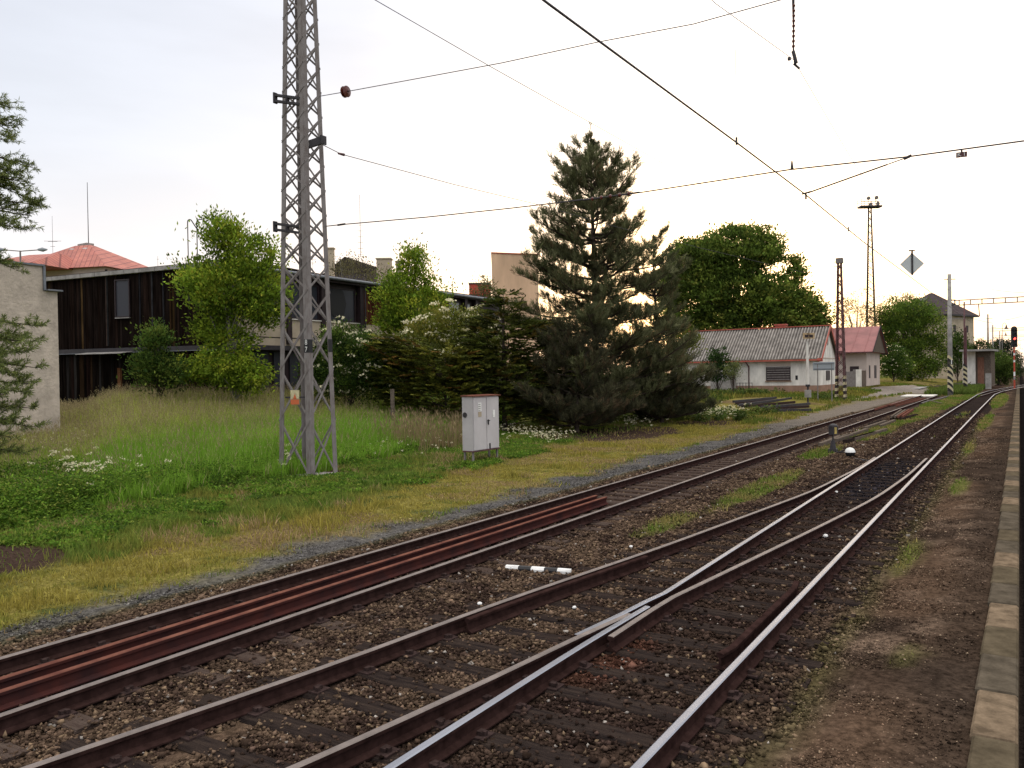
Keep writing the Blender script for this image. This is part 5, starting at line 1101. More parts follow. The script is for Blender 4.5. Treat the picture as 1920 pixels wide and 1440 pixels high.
# rubble at the foot
# cabinet
CB=empty('relay_cabinet',ong(905,862),'grey two-door steel cabinet on short legs in the grass','cabinet')
ca=ong(887,870);d_=ray(1840,703);d_[2]=0;d_=unit(d_) # front runs roughly along the track
fr=alongpx(ca,(0.03,1,0),936);fl=alongpx(ca,(.03,1,0),887.5);bk_=alongpx(ca,(-1,.03,0),867.5)
Lc=np.linalg.norm(fr-fl);Dc=np.linalg.norm(bk_-ca);zb_=zat(fl,847);zt2=zat(fl,744)
ex=unit((fr-fl)*[1,1,0]);ey=unit((bk_-ca)*[1,1,0])
o_=fl.copy();o_[2]=0;C3=lambda a,b,z:o_+ex*a+ey*b+[0,0,z]
mb=MB();mb.poly3([C3(0,0,zb_),C3(Lc,0,zb_),C3(Lc,Dc,zb_),C3(0,Dc,zb_)],[C3(0,0,zt2),C3(Lc,0,zt2),C3(Lc,Dc,zt2),C3(0,Dc,zt2)]);mb.build('body',['cabinet_side'],CB)
for k in(0,1):
    a0=Lc*(.02+.49*k);a1=a0+Lc*.465;mb=MB();mb.poly3([C3(a0,-.035,zb_+.04),C3(a1,-.035,zb_+.04),C3(a1,-.002,zb_+.04),C3(a0,-.002,zb_+.04)],[C3(a0,-.035,zt2-.04),C3(a1,-.035,zt2-.04),C3(a1,-.002,zt2-.04),C3(a0,-.002,zt2-.04)]);dr=mb.build('door',['cabinet'],CB)
    if k==1:
        mb=MB();mb.bar(C3(a0+.05,-.06,(zb_+zt2)/2+.12),C3(a0+.05,-.06,(zb_+zt2)/2-.06),.03,.03);mb.bar(C3(a0+.0,-.05,(zb_+zt2)/2+.08),C3(a0+.16,-.05,(zb_+zt2)/2+.08),.02,.02);mb.build('handle',['black'],dr);mb=MB();mb.bar(C3(a0+.14,-.05,zb_+.03),C3(a0+.14,-.05,zb_+.22),.04,.03);mb.build('latch',['black'],dr)
        mb=MB();mb.box(C3(a0+.40,-.042,zt2-.62),(.13,.006,.26),ax=(ex,ey,(0,0,1)));mb.build('sticker',['white'],dr)
    else:
        mb=MB();mb.box(C3(a0+.33,-.042,zt2-.36),(.19,.006,.30),ax=(ex,ey,(0,0,1)));mb.build('sticker',['white'],dr);mb=MB();mb.box(C3(a0+.33,-.042,zt2-.61),(.19,.006,.17),ax=(ex,ey,(0,0,1)));mb.build('label_plate',['panel_beige'],dr)
        for zz in(-.27,-.34,-.41,-.47): mb=MB();mb.box(C3(a0+.31,-.0465,zt2+zz),(.12,.003,.018),ax=(ex,ey,(0,0,1)));mb.build('printed_line',['steel_grey'],dr)
mb=MB();mb.poly3([C3(-.04,-.08,zt2),C3(Lc+.04,-.08,zt2),C3(Lc+.04,Dc+.04,zt2),C3(-.04,Dc+.04,zt2)],[C3(-.04,-.08,zt2+.035),C3(Lc+.04,-.08,zt2+.035),C3(Lc+.04,Dc+.04,zt2+.05),C3(-.04,Dc+.04,zt2+.05)]);mb.build('lid',['rail_rust'],CB)
mb=MB();mb.poly3([C3(-.01,-.05,zb_-.02),C3(Lc+.01,-.05,zb_-.02),C3(Lc+.01,Dc,zb_-.02),C3(-.01,Dc,zb_-.02)],[C3(-.01,-.05,zb_+.02),C3(Lc+.01,-.05,zb_+.02),C3(Lc+.01,Dc,zb_+.02),C3(-.01,Dc,zb_+.02)]);mb.build('base_frame',['steel_maroon'],CB)
for a,b in((.06,.05),(Lc-.06,.05),(.06,Dc-.05),(Lc-.06,Dc-.05)):
    mb=MB();mb.bar(C3(a,b,-.35),C3(a,b,zb_-.02),.06,.06);mb.build('leg',['steel_grey'],CB)
v_=C3(-.004,Dc*.72,zt2-.62);mb=MB();mb.tube([v_,v_-ex*.02],.09,10);mb.build('vent',['steel_dark'],CB)
# span wires across the tracks
def wire(name,pts,r,label,parent=None,n=None):
    mb=MB();mb.tube(pts,r,5);pts=np.array(pts);o=mb.build(name,['wire'],parent,origin=pts[0] if parent is None else None,smooth=True)
    return tag(o,label,'wire') if parent is None else o
def sagline(a,b,s,n=16):
    a=np.array(a,float);b=np.array(b,float);return [a+(b-a)*t-np.array([0,0,4*s*t*(1-t)]) for t in np.linspace(0,1,n)]
def spline_y(pts,Y):return [onY(x,y,Y) for x,y in pts]
a=PN(1,zat(PN(1,11),180));up=[a]+spline_y([(648,172),(800,144),(940,118),(1120,79),(1300,45)],17.55)+[np.array([-2.,17.6,10.75]),np.array([1.,17.6,10.9]),np.array([6,17.6,11.5]),np.array([12.,17.6,12.4])]
wire('cross_span_wire',up,.012,'upper thin wire rising right from the lattice mast past a round insulator')
low=[PN(1,zat(PN(1,7),424))]+spline_y([(640,421),(800,407),(960,390),(1180,364),(1480,318),(1700,294),(1803,280),(1920,264)],17.55)+[np.array([4,17.6,7.1]),np.array([12.,17.6,8])]
wire('cross_span_wire',low,.016,'lower wire stretching level from the lattice mast across both tracks')
# far support mast, out of frame to the right
FM=empty('lattice_mast',(12,17.6,-.2),'unseen lattice mast beyond the platform kerb where the span wires end','mast')
lattice(FM,[(12.5,17.1),(12.5,18.1),(11.5,18.1),(11.5,17.1)],[(12.2,17.4),(12.2,17.8),(11.8,17.8),(11.8,17.4)],-.2,15.,list(np.linspace(-.2,15,10)),leg=.14,brace=.06)
def insulator(p,d,L,r,n,label,m='brown_glass'):
    p=np.array(p,float);d=unit(np.array(d,float));I=empty('insulator',p,label,'insulator')
    mb=MB();mb.tube([p-d*L*.62,p+d*L*.62],.018,6);mb.build('rod',['steel_dark'],I)
    for k in range(n):
        q=p+d*L*((k+.5)/n-.5);mb=MB();mb.tube([q-d*.045,q-d*.03,q,q+d*.03],[r*.35,r*.75,r,r*.3],12,cap=True);mb.build('disc',[m],I)
    return I
p=onY(648,172,17.55);insulator(p,(1,0,-.05),.22,.17,2,'dark round insulator on the upper wire beside the lattice mast')
p=onY(1145,368,17.55);insulator(p,(1,0,.0),1.2,.055,5,'slim brown insulator on the lower wire in front of the pine')
a=onY(640,421,17.55);mb=MB();mb.tube([a-[.15,0,0],a+[.15,0,0]],.03,6);tag(mb.build('turnbuckle',['steel_dark'],origin=a),'small turnbuckle on the lower wire next to the lattice mast','fitting')
# wire down to the second mast
m2=(ong(1565,750)+ong(1588,748))/2;m2[2]=0.
mtop=np.array([m2[0]-.2,m2[1],zat(m2,515)]);a=PN(0,zat(PN(0,9),268));a=onY(606,272,17.6)
W2=[a]+[a+(mtop-a)*t+np.array([0,0,0]) for t in(.2,.45,.7,1.)]
pp=[(650,289),(860,346),(1018,384),(1152,423),(1318,465),(1510,511)]
def between(px,py):
    # point of the vertical plane a-mtop seen at px,py
    q=alongpx(a*[1,1,0],(mtop-a)*[1,1,0],px);return np.array([q[0],q[1],zat(q,py)])
W2=[a]+[between(*q) for q in pp]+[mtop];wire('feeder_wire',W2,.012,'wire sloping down right from the lattice mast clamp, passing before the pine')
q=between(650,289);mb=MB();dd=unit(mtop-a);mb.tube([q-dd*.12,q+dd*.12],[.03,.045],7);tag(mb.build('wire_clamp',['steel_maroon'],origin=q),'small dark clamp on the sloping wire near the lattice mast','fitting')
# contact wire and messenger of the near track
CW=empty('contact_wire',(-3.8,17.5,6.5),'thick contact wire running diagonally down right above the near track','wire')
wire('wire',[(-3.95,1.5,6.5),(-3.95,7,6.5),(-3.84,12.9,6.5),(-3.78,17.55,6.5),(-3.8,25,6.5),(-3.6,45,6.5),(-3.3,75,6.5)],.014,None,CW)
st=onY(1488,112,17.55);mes=[np.array([-4.0,2.,7.9]),np.array([-4.,8,8.1]),np.array([-4.,12.5,8.6]),st]+[onX(x,y,X_) for x,y,X_ in [(1577,265,-3.9),(1640,370,-3.9),(1689,450,-3.85),(1709,476,-3.85)]]
e_=mes[-1];mes+=[e_+[0,14,-.05],e_+[0,34,.6]]
wire('messenger_wire',mes,.006,'very thin wire falling steeply from the hanging insulator to the diamond sign')
for px,py in((1381,268),(1591,432)):
    q=onX(px,py,-3.85);mb=MB();hh=1.5 if px==1381 else 1.8
    mb.tube([q,q+[0,0,hh]],.0035,4);mb.tube([q-[0,0,.03],q+[0,0,.09]],.018,6);mb.build('dropper',['wire'],CW)
# suspension string above the support
IS=insulator(onY(1488,48,17.55),(0.02,0,1),.95,.035,9,'long dark insulator string hanging from above at the top right')
a=onY(1484,-60,17.55);b=onY(1489,118,17.55);mb=MB();mb.tube([a,b],.012,5);mb.build('hanger',['steel_dark'],IS)
mb=MB();q=onY(1490,108,17.55);mb.tube([q+[-.03,0,.14],q+[.03,0,-.12]],.04,6);mb.bar(q-[.14,0,.0],q-[.08,0,0],.06,.06);q2=onY(1493,123,17.55);mb.tube([q2-[.05,0,-.05],q2+[.06,.02,-.07]],.025,6);mb.build('clamp',['steel_dark'],IS)
# registration arm
a=onY(1511,363,17.55);b=onY(1704,294,17.55);AR=empty('registration_arm',b,'slanting steel arm holding the contact wire under the level wire','arm')
mb=MB();mb.tube([a+(b-a)*.02,a+(b-a)*.80],.016,6);mb.tube([a+(b-a)*.78,b],.011,6);mb.build('tube',['steel_dark'],AR)
mb=MB();mb.tube([b-[.09,0,.03],b+[.05,0,.02]],.03,7);mb.build('hinge',['steel_dark'],AR);mb=MB();mb.tube([a,a-[0,0,.12]],.02,6);mb.tube([a-[.08,0,.0],a+[.1,0,.03]],.018,6);mb.build('clip',['steel_dark'],AR)
q=onY(1485,316,17.55);mb=MB();mb.tube([q,q+[0,0,.16]],[.035,.015],6);tag(mb.build('wire_clip',['steel_dark'],origin=q),'tiny clip standing on the level wire left of the slanting arm','fitting')
# number plate on the level wire
q=onY(1803,290,17.55);d=unit(low[-4]-low[-6]);upv=unit(np.cross(np.cross(d,[0,0,1.]),d));PL=empty('number_plate',q,'small dark plate with white characters hanging from the level wire','sign')
ny=np.cross(upv,d)
mb=MB();mb.box(q,(.185,.012,.10),ax=(d,ny,upv));pb=mb.build('plate',['steel_maroon'],PL);mb=MB();mb.box(q+upv*.068,(.03,.02,.045),ax=(d,ny,upv));mb.build('hook',['steel_dark'],PL)
sg=-1 if ny@np.array([0,1,0])>0 else 1
text_mesh('lettering','K 1',.10,q+ny*sg*.012,d,upv,'white',pb)
# diamond sign
q=onX(1710,495,-3.85);DS=empty('diamond_sign',q,'grey diamond-shaped sign hanging from a wire over the tracks','sign');Dd=depth(q);s_=21*Dd/1500
f_=unit(q-O);r_=unit(np.cross(f_,[0,0,1.]));r_=unit(r_+np.array([0,.25,0]));u_=np.array([0,0,1.]);n_=np.cross(r_,u_)
mb=MB();Q=[q+r_*s_,q+u_*s_*1.0,q-r_*s_,q-u_*s_];mb.poly3([v+n_*.012 for v in Q],[v-n_*.012 for v in Q]);mb.build('plate',['diamond'],DS)
sgn=1 if n_@(O-q)>0 else -1
mb=MB();mb.bar(q+n_*sgn*.035+u_*(s_+.12),q+n_*sgn*.035-u_*s_,.07,.03,upv=n_);mb.bar(q+u_*(s_+.1)-r_*.12,q+u_*(s_+.1)+r_*.12,.05,.05);mb.build('stem',['steel_dark'],DS)
# messenger of the side track
wire('messenger_wire',[(-8,3,8.4),(-8,12,8.35),(-8,24,8.4),(-8,48,8.3),(-8,80,8.2)],.006,'faint thin wire running diagonally high above the rusty side track')
# ---- second lattice mast (maroon, striped feet) --------------------------------
M2=empty('lattice_mast',m2+[0,0,.2],'dark maroon lattice mast with black and yellow feet by the white house','mast')
hw=ong(1588,748)-ong(1565,750);D2=depth(m2)
rt2=unit(CR[:,0]*[1,1,0]);w2=24/1500*D2/1.36/2*1.05
cx,cy=m2[0],m2[1];zT=zat(m2,484)
f4=[(cx+w2,cy-w2),(cx+w2,cy+w2),(cx-w2,cy+w2),(cx-w2,cy-w2)];k2=.42;t4=[(cx+(a-cx)*k2,cy+(b-cy)*k2) for a,b in f4]
P2=lattice(M2,f4,t4,-.1,zT-.35,list(np.linspace(.0,zT-.4,17)),leg=.13,brace=.045,mleg='steel_maroon',mbr='steel_maroon')
mb=MB();mb.bb((cx-.28,cy-.28,zT-.45),(cx+.28,cy+.28,zT));mb.build('head_box',['steel_grey'],M2)
for py in(491,500): q=np.array([cx,cy,zat(m2,py)]);mb=MB();mb.bar(q-rt2*.55,q-rt2*.2,.05,.05);mb.build('bracket',['steel_dark'],M2)
for zz in(zat(m2,527),zat(m2,659)):
    for i in range(4):
        a=P2(i,zz);b=P2((i+1)%4,zz);mb=MB();mb.bar(a,b,.03,.10);mb.build('collar_bar',['steel_maroon'],M2)
def stripes(T,poly,z0,z1,n,slant=.1):
    """slanting pale and black bands round a post outline (list of xy)"""
    h=(z1-z0)/n
    for k in range(n):
        za=z0+k*h;mb=MB();m=len(poly);xsn=[p[0] for p in poly];x0=min(xsn);x1=max(xsn)
        s=[(slant*((p[0]-x0)/(x1-x0+1e-6)-.5)) for p in poly]
        A=[(p[0],p[1],za+q) for p,q in zip(poly,s)];B_=[(p[0],p[1],za+h*.97+q) for p,q in zip(poly,s)];mb.poly3(A,B_);mb.build('stripe',['stripe_pale' if k%2 else 'black'],T)
for i in(0,1,2,3):
    a=P2(i,.1);b=P2(i,2.2);sg_=1 if f4[i][0]>cx else -1;sy=1 if f4[i][1]>cy else -1
    po=[(a[0]+.012*sg_,a[1]+.012*sy),(a[0]-.145*sg_,a[1]+.012*sy),(a[0]-.145*sg_,a[1]-.01*sy),(a[0]-.01*sg_,a[1]-.01*sy),(a[0]-.01*sg_,a[1]-.145*sy),(a[0]+.012*sg_,a[1]-.145*sy)]
    n=8
    for k in range(n):
        z0=.15+k*.27;p0=P2(i,z0);p1=P2(i,z0+.26);d0=(p0-a)[:2];d1=(p1-a)[:2];mb=MB()
        mb.poly3([(x+d0[0],y+d0[1],z0) for x,y in po],[(x+d1[0],y+d1[1],z0+.26) for x,y in po]);mb.build('stripe',['stripe_pale' if k%2 else 'black'],M2)
# ---- lamp/loudspeaker post and grey board ----------------------------------------
b=ong(1515,757);LPo=empty('loudspeaker_post',b,'pale post with a square tan loudspeaker head and a grey box at its foot','post')
zz=lambda y:zat(b,y);mb=MB();mb.tube([b,(b[0],b[1],zz(722))],.07,8);mb.build('foot',['steel_dark'],LPo)
mb=MB();mb.tube([(b[0],b[1],zz(722)),(b[0]-.02,b[1],zz(640))],[.12,.09],10);mb.build('pole',['plaster_white'],LPo)
mb=MB();mb.box((b[0],b[1],zz(738)),(.42,.34,zz(731)-zz(745)),ax=(rt,nf,(0,0,1)));mb.build('junction_box',['concrete'],LPo)
mb=MB();mb.box((b[0],b[1],zz(723)),(.3,.3,.18));mb.build('collar',['steel_dark'],LPo)
for dx in(-.17,.19):
    c=np.array([b[0],b[1],zz(630)])+rt*dx;mb=MB();h=.24
    F0=[c+nf*.30+rt*x+np.array([0,0,z]) for x,z in((-.3,-h),(.3,-h),(.3,h),(-.3,h))];F1=[c-nf*.15+rt*x*.45+np.array([0,0,z*.5]) for x,z in((-.3,-h),(.3,-h),(.3,h),(-.3,h))]
    hn=MB();hn.poly3(F0,F1);hn.build('horn',['horn_tan'],LPo);mb=MB();mb.box(c+nf*.303-[0,0,.02],(.30,.01,.22),ax=(rt,nf,(0,0,1)));mb.build('horn_mouth',['frame_dark'],LPo)
ga=ong(1533.5,752);gb=ong(1560,755);GB=empty('sign_board',(ga+gb)/2,'blank grey board on two thin posts, seen from behind','sign')
gx=alongpx(ga*[1,1,0],(gb-ga)*[1,1,0],1525);gy=alongpx(ga*[1,1,0],(gb-ga)*[1,1,0],1565.5);zt3=zat(ga,679);zb3=zat(ga,694.5)
mb=MB();e=unit((gy-gx)*[1,1,0]);mb.box(((gx+gy)/2*[1,1,0]+[0,0,(zt3+zb3)/2]),(np.linalg.norm((gy-gx)[:2]),.05,zt3-zb3),ax=(e,np.cross([0,0,1.],e),(0,0,1)));mb.build('board',['sign_grey'],GB)
for p in(ga,gb):
    mb=MB();mb.tube([(p[0],p[1],p[2]-.3),(p[0],p[1],zt3-.1)],.045,7);mb.build('post',['steel_grey'],GB)
mb=MB();nn_=np.cross([0,0,1.],e);nn_=nn_ if nn_@(O-ga)>0 else -nn_
for zc_ in(zt3-.12,zb3+.12): mb=MB();c=(gx+gy)/2*[1,1,0]+[0,0,zc_]+nn_*.05;mb.bar(c-e*.8,c+e*.8,.04,.06);mb.build('stiffener',['gutter'],GB)
# ---- floodlight tower ---------------------------------------------------------
fb2=base(1634,170);FT=empty('floodlight_tower',fb2,'very tall slender lattice tower with a railed floodlight platform on top','tower')
zz=lambda y:zat(fb2,y);w=1.15;cx,cy=fb2[0],fb2[1];f4=[(cx+w,cy-w),(cx+w,cy+w),(cx-w,cy+w),(cx-w,cy-w)];t4=[(cx+(a-cx)*.3,cy+(b-cy)*.3) for a,b in f4]
lattice(FT,f4,t4,0,zz(390),list(np.linspace(0,zz(391),26)),leg=.2,brace=.075,mleg='steel_dark',mbr='steel_dark')
mb=MB();c=np.array([cx,cy,zz(388)]);mb.box(c,(4.5,1.9,.35),ax=(rt,nf,(0,0,1)));mb.build('deck',['steel_dark'],FT)
zr_=zz(375)
for s in(-1,1):
    for h in(0,.7): mb=MB();q=c+nf*s*.95;q[2]=zr_-h*.75;mb.bar(q-rt*2.25,q+rt*2.25,.06,.08);mb.build('hand_rail',['steel_dark'],FT)
    for t in(-2.2,-.75,.75,2.2): mb=MB();q=c+nf*s*.95+rt*t;mb.bar(q,[q[0],q[1],zr_],.08,.08);mb.build('rail_post',['steel_dark'],FT)
for t,dz,y_ in((-.35,zz(372),0),(1.35,zz(371),0),(1.2,zz(384),.9),(-.3,zz(385),.9)):
    q=c+rt*t+nf*y_;q[2]=dz;mb=MB();mb.tube([q+nf*.32,q+nf*.1,q-nf*.22],[.40,.38,.16],12);mb.build('floodlight',['steel_grey'],FT)
mb=MB();q=c-rt*1.1;mb.tube([(q[0],q[1],zz(600)),(q[0],q[1],zz(390))],.03,5);q=c-rt*2.0;mb.tube([(q[0],q[1],zz(600)),(q[0],q[1],zz(390))],.02,5)
L_=mb.build('ladder',['steel_grey'],FT);mb=MB()
for y_ in range(398,600,12): q=c-rt*2.0;z_=zz(y_);mb.bar((q[0],q[1],z_),(q[0]+rt[0]*.9,q[1]+rt[1]*.9,z_),.03,.05)
mb.build('rungs',['steel_grey'],L_)['kind']='stuff'
# ---- concrete pole with portal beam --------------------------------------------
pb_=onz(1782,743,-.2);CP=empty('concrete_pole',pb_,'grey concrete catenary pole with striped foot carrying the long truss beam','pole')
zz=lambda y:zat(pb_,y);x,y=pb_[0],pb_[1]
mb=MB();mb.tube([(x,y,-.3),(x,y,zz(514))],[.27,.18],14);mb.build('shaft',['concrete'],CP,smooth=True)
mb=MB();mb.tube([(x,y,zz(675.5)),(x,y,zz(684))],.262,14);pl=mb.build('number_band',['black'],CP)
q=np.array([x,y,zz(679)])+nf*.275;text_mesh('digit','1',.75,q,rt,(0,0,1),'white',pl)
for k in range(12):
    z0=-.15+k*.32;mb=MB();n=14;r0=.282-.0028*k;V0=[];V1=[]
    for t in np.linspace(0,2*math.pi,n,endpoint=False): s=.28*math.cos(t-.6)*-1;V0.append((x+r0*math.cos(t),y+r0*math.sin(t),z0+s+.28));V1.append((x+r0*math.cos(t),y+r0*math.sin(t),z0+s+.28+.31))
    mb.poly3(V0,V1);mb.build('stripe',['stripe_pale' if k%2 else 'black'],CP)
mb=MB();zq_=zz(523.5);q=np.array([x,y,zq_]);mb.bar(q-rt*.55,q+rt*.65,.1,.09);mb.build('cross_arm',['steel_grey'],CP)
mb=MB();mb.tube([(x+.05,y,zz(572)),(x+.5,y,zz(572)),(x+.5,y,zz(563)),(x+.05,y,zz(563))],.09,6);mb.build('clamp',['steel_dark'],CP)
BM=empty('truss_beam',(x,y,zz(568)),'long horizontal truss beam running right from the concrete pole','beam')
zu=zz(564);zl_=zz(573)
for z_ in(zu,zl_): mb=MB();mb.bar((x+.4,y,z_),(x+30,y,z_),.12,.10);mb.build('chord',['steel_grey'],BM)
k=0
while k<19: mb=MB();mb.bar((x+.9+k*1.05,y,zl_+.05),(x+.9+k*1.05,y,zu-.05),.08,.10);mb.build('web_bar',['steel_grey'],BM);k+=1
mb=MB();q=alongpx((x,y,0),(1,0,0),1836);mb.tube([(q[0],y,zl_),(q[0]+.1,y,zl_-1.3)],.05,6);mb.build('hanger',['steel_dark'],BM)
# other supports, more distant
def simple_pole(px,D,ybot,ytop,r,m,label,name='catenary_pole',arms=()):
    b=base(px,D);b[2]=zat(b,ybot);T=empty(name,b,label,'pole');mb=MB();mb.tube([b,(b[0],b[1],zat(b,ytop))],[r,r*.65],10);mb.build('shaft',[m],T,smooth=True)
    for yy,l,rr_ in arms: q=np.array([b[0],b[1],zat(b,yy)]);mb=MB();mb.bar(q-rt*l*(.4 if l>0 else 0),q+rt*l,.1,.1);mb.build('arm',['steel_grey'],T)
    return T,b
T,b=simple_pole(1809,105,727,566,.14,'steel_maroon','thin dark red post with striped foot right of the concrete pole',name='red_post',arms=((597,-1.8,0),))
mb=MB();mb.tube([(b[0]+.12,b[1],zat(b,700)),(b[0]+.12,b[1],zat(b,614))],.16,8);mb.build('sleeve',['steel_maroon'],T)
for k in range(9):
    z0=b[2]+k*.31;mb=MB();n=10;V0=[];V1=[]
    for t in np.linspace(0,2*math.pi,n,endpoint=False): s=-.2*math.cos(t-.6);V0.append((b[0]+.05+.25*math.cos(t),b[1]+.25*math.sin(t),z0+s+.2));V1.append((b[0]+.05+.25*math.cos(t),b[1]+.25*math.sin(t),z0+s+.49))
    mb.poly3(V0,V1);mb.build('stripe',['stripe_pale' if k%2 else 'black'],T)
Ta,ba=simple_pole(1853,175,690,589,.26,'concrete','plain distant concrete pole left of the red signal',arms=((597,1.,0),))
Tb,bb_=simple_pole(1862,215,690,609,.25,'concrete','more distant concrete pole just right of the plain one, with a thin cross beam',arms=((614,.9,0),))
Tc,bc=simple_pole(1875,245,690,621,.2,'steel_grey','faint far pole among wires left of the red signal')
B2=empty('truss_beam',(ba[0],ba[1],zat(ba,619)),'thin distant beam from the plain far pole behind the red signal','beam')
for yy in(617,621): mb=MB();mb.bar((ba[0]+.3,ba[1],zat(ba,yy)),(ba[0]+40,ba[1],zat(ba,yy)),.1,.1);mb.build('chord',['steel_grey'],B2)
B3=empty('truss_beam',(bb_[0],bb_[1],zat(bb_,632)),'thinnest and farthest beam, lower on the skyline behind the red signal','beam')
for yy in(630,633): mb=MB();mb.bar((bb_[0]+.3,bb_[1],zat(bb_,yy)),(bb_[0]+45,bb_[1],zat(bb_,yy)),.1,.1);mb.build('chord',['steel_grey'],B3)
for px,yt,D,lab in((1880,608,170,'taller platform lamp with a bell shade beyond the hut'),(1879,623,230,'smaller platform lamp with a bell shade, farther along')):
    b=base(px,D);b[2]=zat(b,690);L0=empty('platform_lamp',b,lab,'lamp');z1=zat(b,yt);s=D/1500
    pts=[b,(b[0],b[1],z1-.6)]+[np.array([b[0],b[1],z1-.6])+rt*(4*s)*(1-math.cos(t))+np.array([0,0,.9*math.sin(t)]) for t in np.linspace(.3,2.6,6)]
    mb=MB();mb.tube(pts,.05,5);mb.build('post',['steel_grey'],L0);e=np.array(pts[-1]);mb=MB();mb.tube([e,e-[0,0,.5],e-[0,0,.9]],[.08,.2,.45],10);mb.build('lamp_shade',['steel_dark'],L0)
for i,(x0,y0_,x1,y1_) in enumerate([(1860,543,1925,549),(1820,596,1862,606),(1885,600,1925,590),(1890,640,1925,636),(1868,656,1925,662)]):
    a=dep(x0,y0_,150);b=dep(x1,y1_,150+10*i);wire('distant_wire',sagline(a,b,.1,4),.03,['uppermost distant wire right of the truss beam','short distant wire just left of the plain far pole','distant wire rising right above the red signal','distant wire at the height of the red signal head base','lowest distant wire, near the tree tops by the signal'][i])
# ---- red signal -----------------------------------------------------------------
b=base(1902,110);b[2]=zat(b,720);SGN=empty('railway_signal',b,'tall black signal head showing a red light on a red and white mast','signal')
zz=lambda y:zat(b,y)
mb=MB();mb.tube([b-[0,0,1.],(b[0],b[1],zz(650))],.10,9);mb.build('mast',['red'],SGN)
for ya,yb in((666,662),(679,675)): mb=MB();mb.tube([(b[0],b[1],zz(ya)),(b[0],b[1],zz(yb))],.108,9);mb.build('white_band',['white'],SGN)
for ya,yb,m in((705,697,'white'),(712,706,'concrete')): mb=MB();mb.tube([(b[0],b[1],zz(ya)),(b[0],b[1],zz(yb))],.106,9);mb.build('pale_band',[m],SGN)
mb=MB();c=np.array([b[0],b[1],(zz(617)+zz(651))/2]);mb.box(c,(.80,.18,zz(617)-zz(651)),ax=(rt,nf,(0,0,1)));mb.tube([c+[0,0,(zz(617)-zz(651))/2]+nf*.09,c+[0,0,(zz(617)-zz(651))/2]-nf*.09],.39,14);hd=mb.build('signal_head',['black'],SGN)
for k,yy in enumerate((621,627.5,634.8,641,647)):
    q=np.array([b[0],b[1],zz(yy)]);q0=q+nf*.1;mb=MB();mb.tube([q0,q0+nf*.03],.15,12);mb.build('lens',['lens_red' if k==2 else 'frame_dark'],hd)
    mb=MB();V=[];
    for t in np.linspace(.1,math.pi-.1,8): V.append(q0+rt*.2*math.cos(t)+np.array([0,0,.2*math.sin(t)]))
    mb.poly3(V,[v+nf*.3 for v in V]) if False else [mb.bar(V[j]+nf*.12,V[j+1]+nf*.12,.24,.012,upv=unit(V[j]-q0)) for j in range(7)]
    mb.build('hood',['black'],hd)
# ---- street lamp by the pale building --------------------------------------------
b=base(43,60);SLp=empty('street_lamp',b,'double-armed street lamp rising behind the pale rough-cast building','street lamp');zz=lambda y:zat(b,y)
mb=MB();mb.tube([b,(b[0],b[1],zz(470))],[.1,.06],8);mb.build('pole',['steel_grey'],SLp)
for px in(0,80):
    e=dep(px,468,60);mb=MB();mb.tube([(b[0],b[1],zz(471)),(e[0],e[1],e[2])],.04,6);mb.build('arm',['steel_grey'],SLp);d=1 if px else -1
    mb=MB();mb.tube([e-rt*.35*d,e,e+rt*.35*d],[.08,.17,.05],10);mb.build('lamp_head',['sign_grey'],SLp)
# ---- turnout lever, lantern, weight -----------------------------------------------
q=onz(1562,849,-.2);LV=empty('turnout_lantern',q,'black lantern with a yellow pane on a thin stem beside the turnout','lantern')
zz=lambda y:zat(q,y);mb=MB();mb.prism([(q[0]-.14,q[1]-.14),(q[0]+.14,q[1]-.14),(q[0]+.14,q[1]+.14),(q[0]-.14,q[1]+.14)],-.25,-.05);mb.tube([(q[0],q[1],-.1),(q[0],q[1],.25)],[.13,.06],8);mb.build('base',['steel_dark'],LV)
mb=MB();mb.tube([(q[0],q[1],.1),(q[0],q[1],zz(813))],.028,7);mb.build('stem',['steel_dark'],LV)
zc_=(zz(799)+zz(815))/2;hh=zz(799)-zz(815);mb=MB();fx=unit(nf+rt*.35);fy=np.array([-fx[1],fx[0],0]);cL=np.array([q[0]+.02,q[1],zc_]);mb.box(cL,(.22,.24,hh),ax=(fx,fy,(0,0,1)));mb.tube([cL+[0,0,hh/2],cL+[0,0,hh/2+.06],cL+[0,0,hh/2+.09]],[.15,.12,.04],10);hx=mb.build('housing',['steel_dark'],LV)
mb=MB();mb.box(cL+fx*.115,(.012,.10,hh*.78),ax=(fx,fy,(0,0,1)));mb.build('yellow_pane',['yellow'],hx)
w=onz(1594,848,-.02);LW_=empty('point_lever',w,'round counterweight painted white above and black below on a ground lever','lever')
mb=MB();mb.V=[];pr=[(.003,-.17),(.10,-.14),(.15,-.08),(.17,0)];mb.lathe(w,pr,16);mb.build('black_half',['black'],LW_,smooth=True)
pr=[(.17,.002),(.155,.08),(.10,.14),(.003,.17)];mb=MB();mb.lathe(w,pr,16);mb.build('white_half',['white'],LW_,smooth=True)
s=onz(1568,848,-.16);mb=MB();mb.tube([s,w+[-.1,0,0]],.028,6);mb.tube([s+[.1,0,.0],w+[-.12,0,.1],w+[-.05,0,.14]],.022,6);mb.build('lever_arm',['steel_dark'],LW_)
mb=MB();a=onz(1602,860,-.17);b=onz(1648,868,-.15);mb.tube([a,b],.03,6);tag(mb.build('switch_rod',['steel_dark'],origin=a),'dark rod running from the lever to the turnout blades','rod')
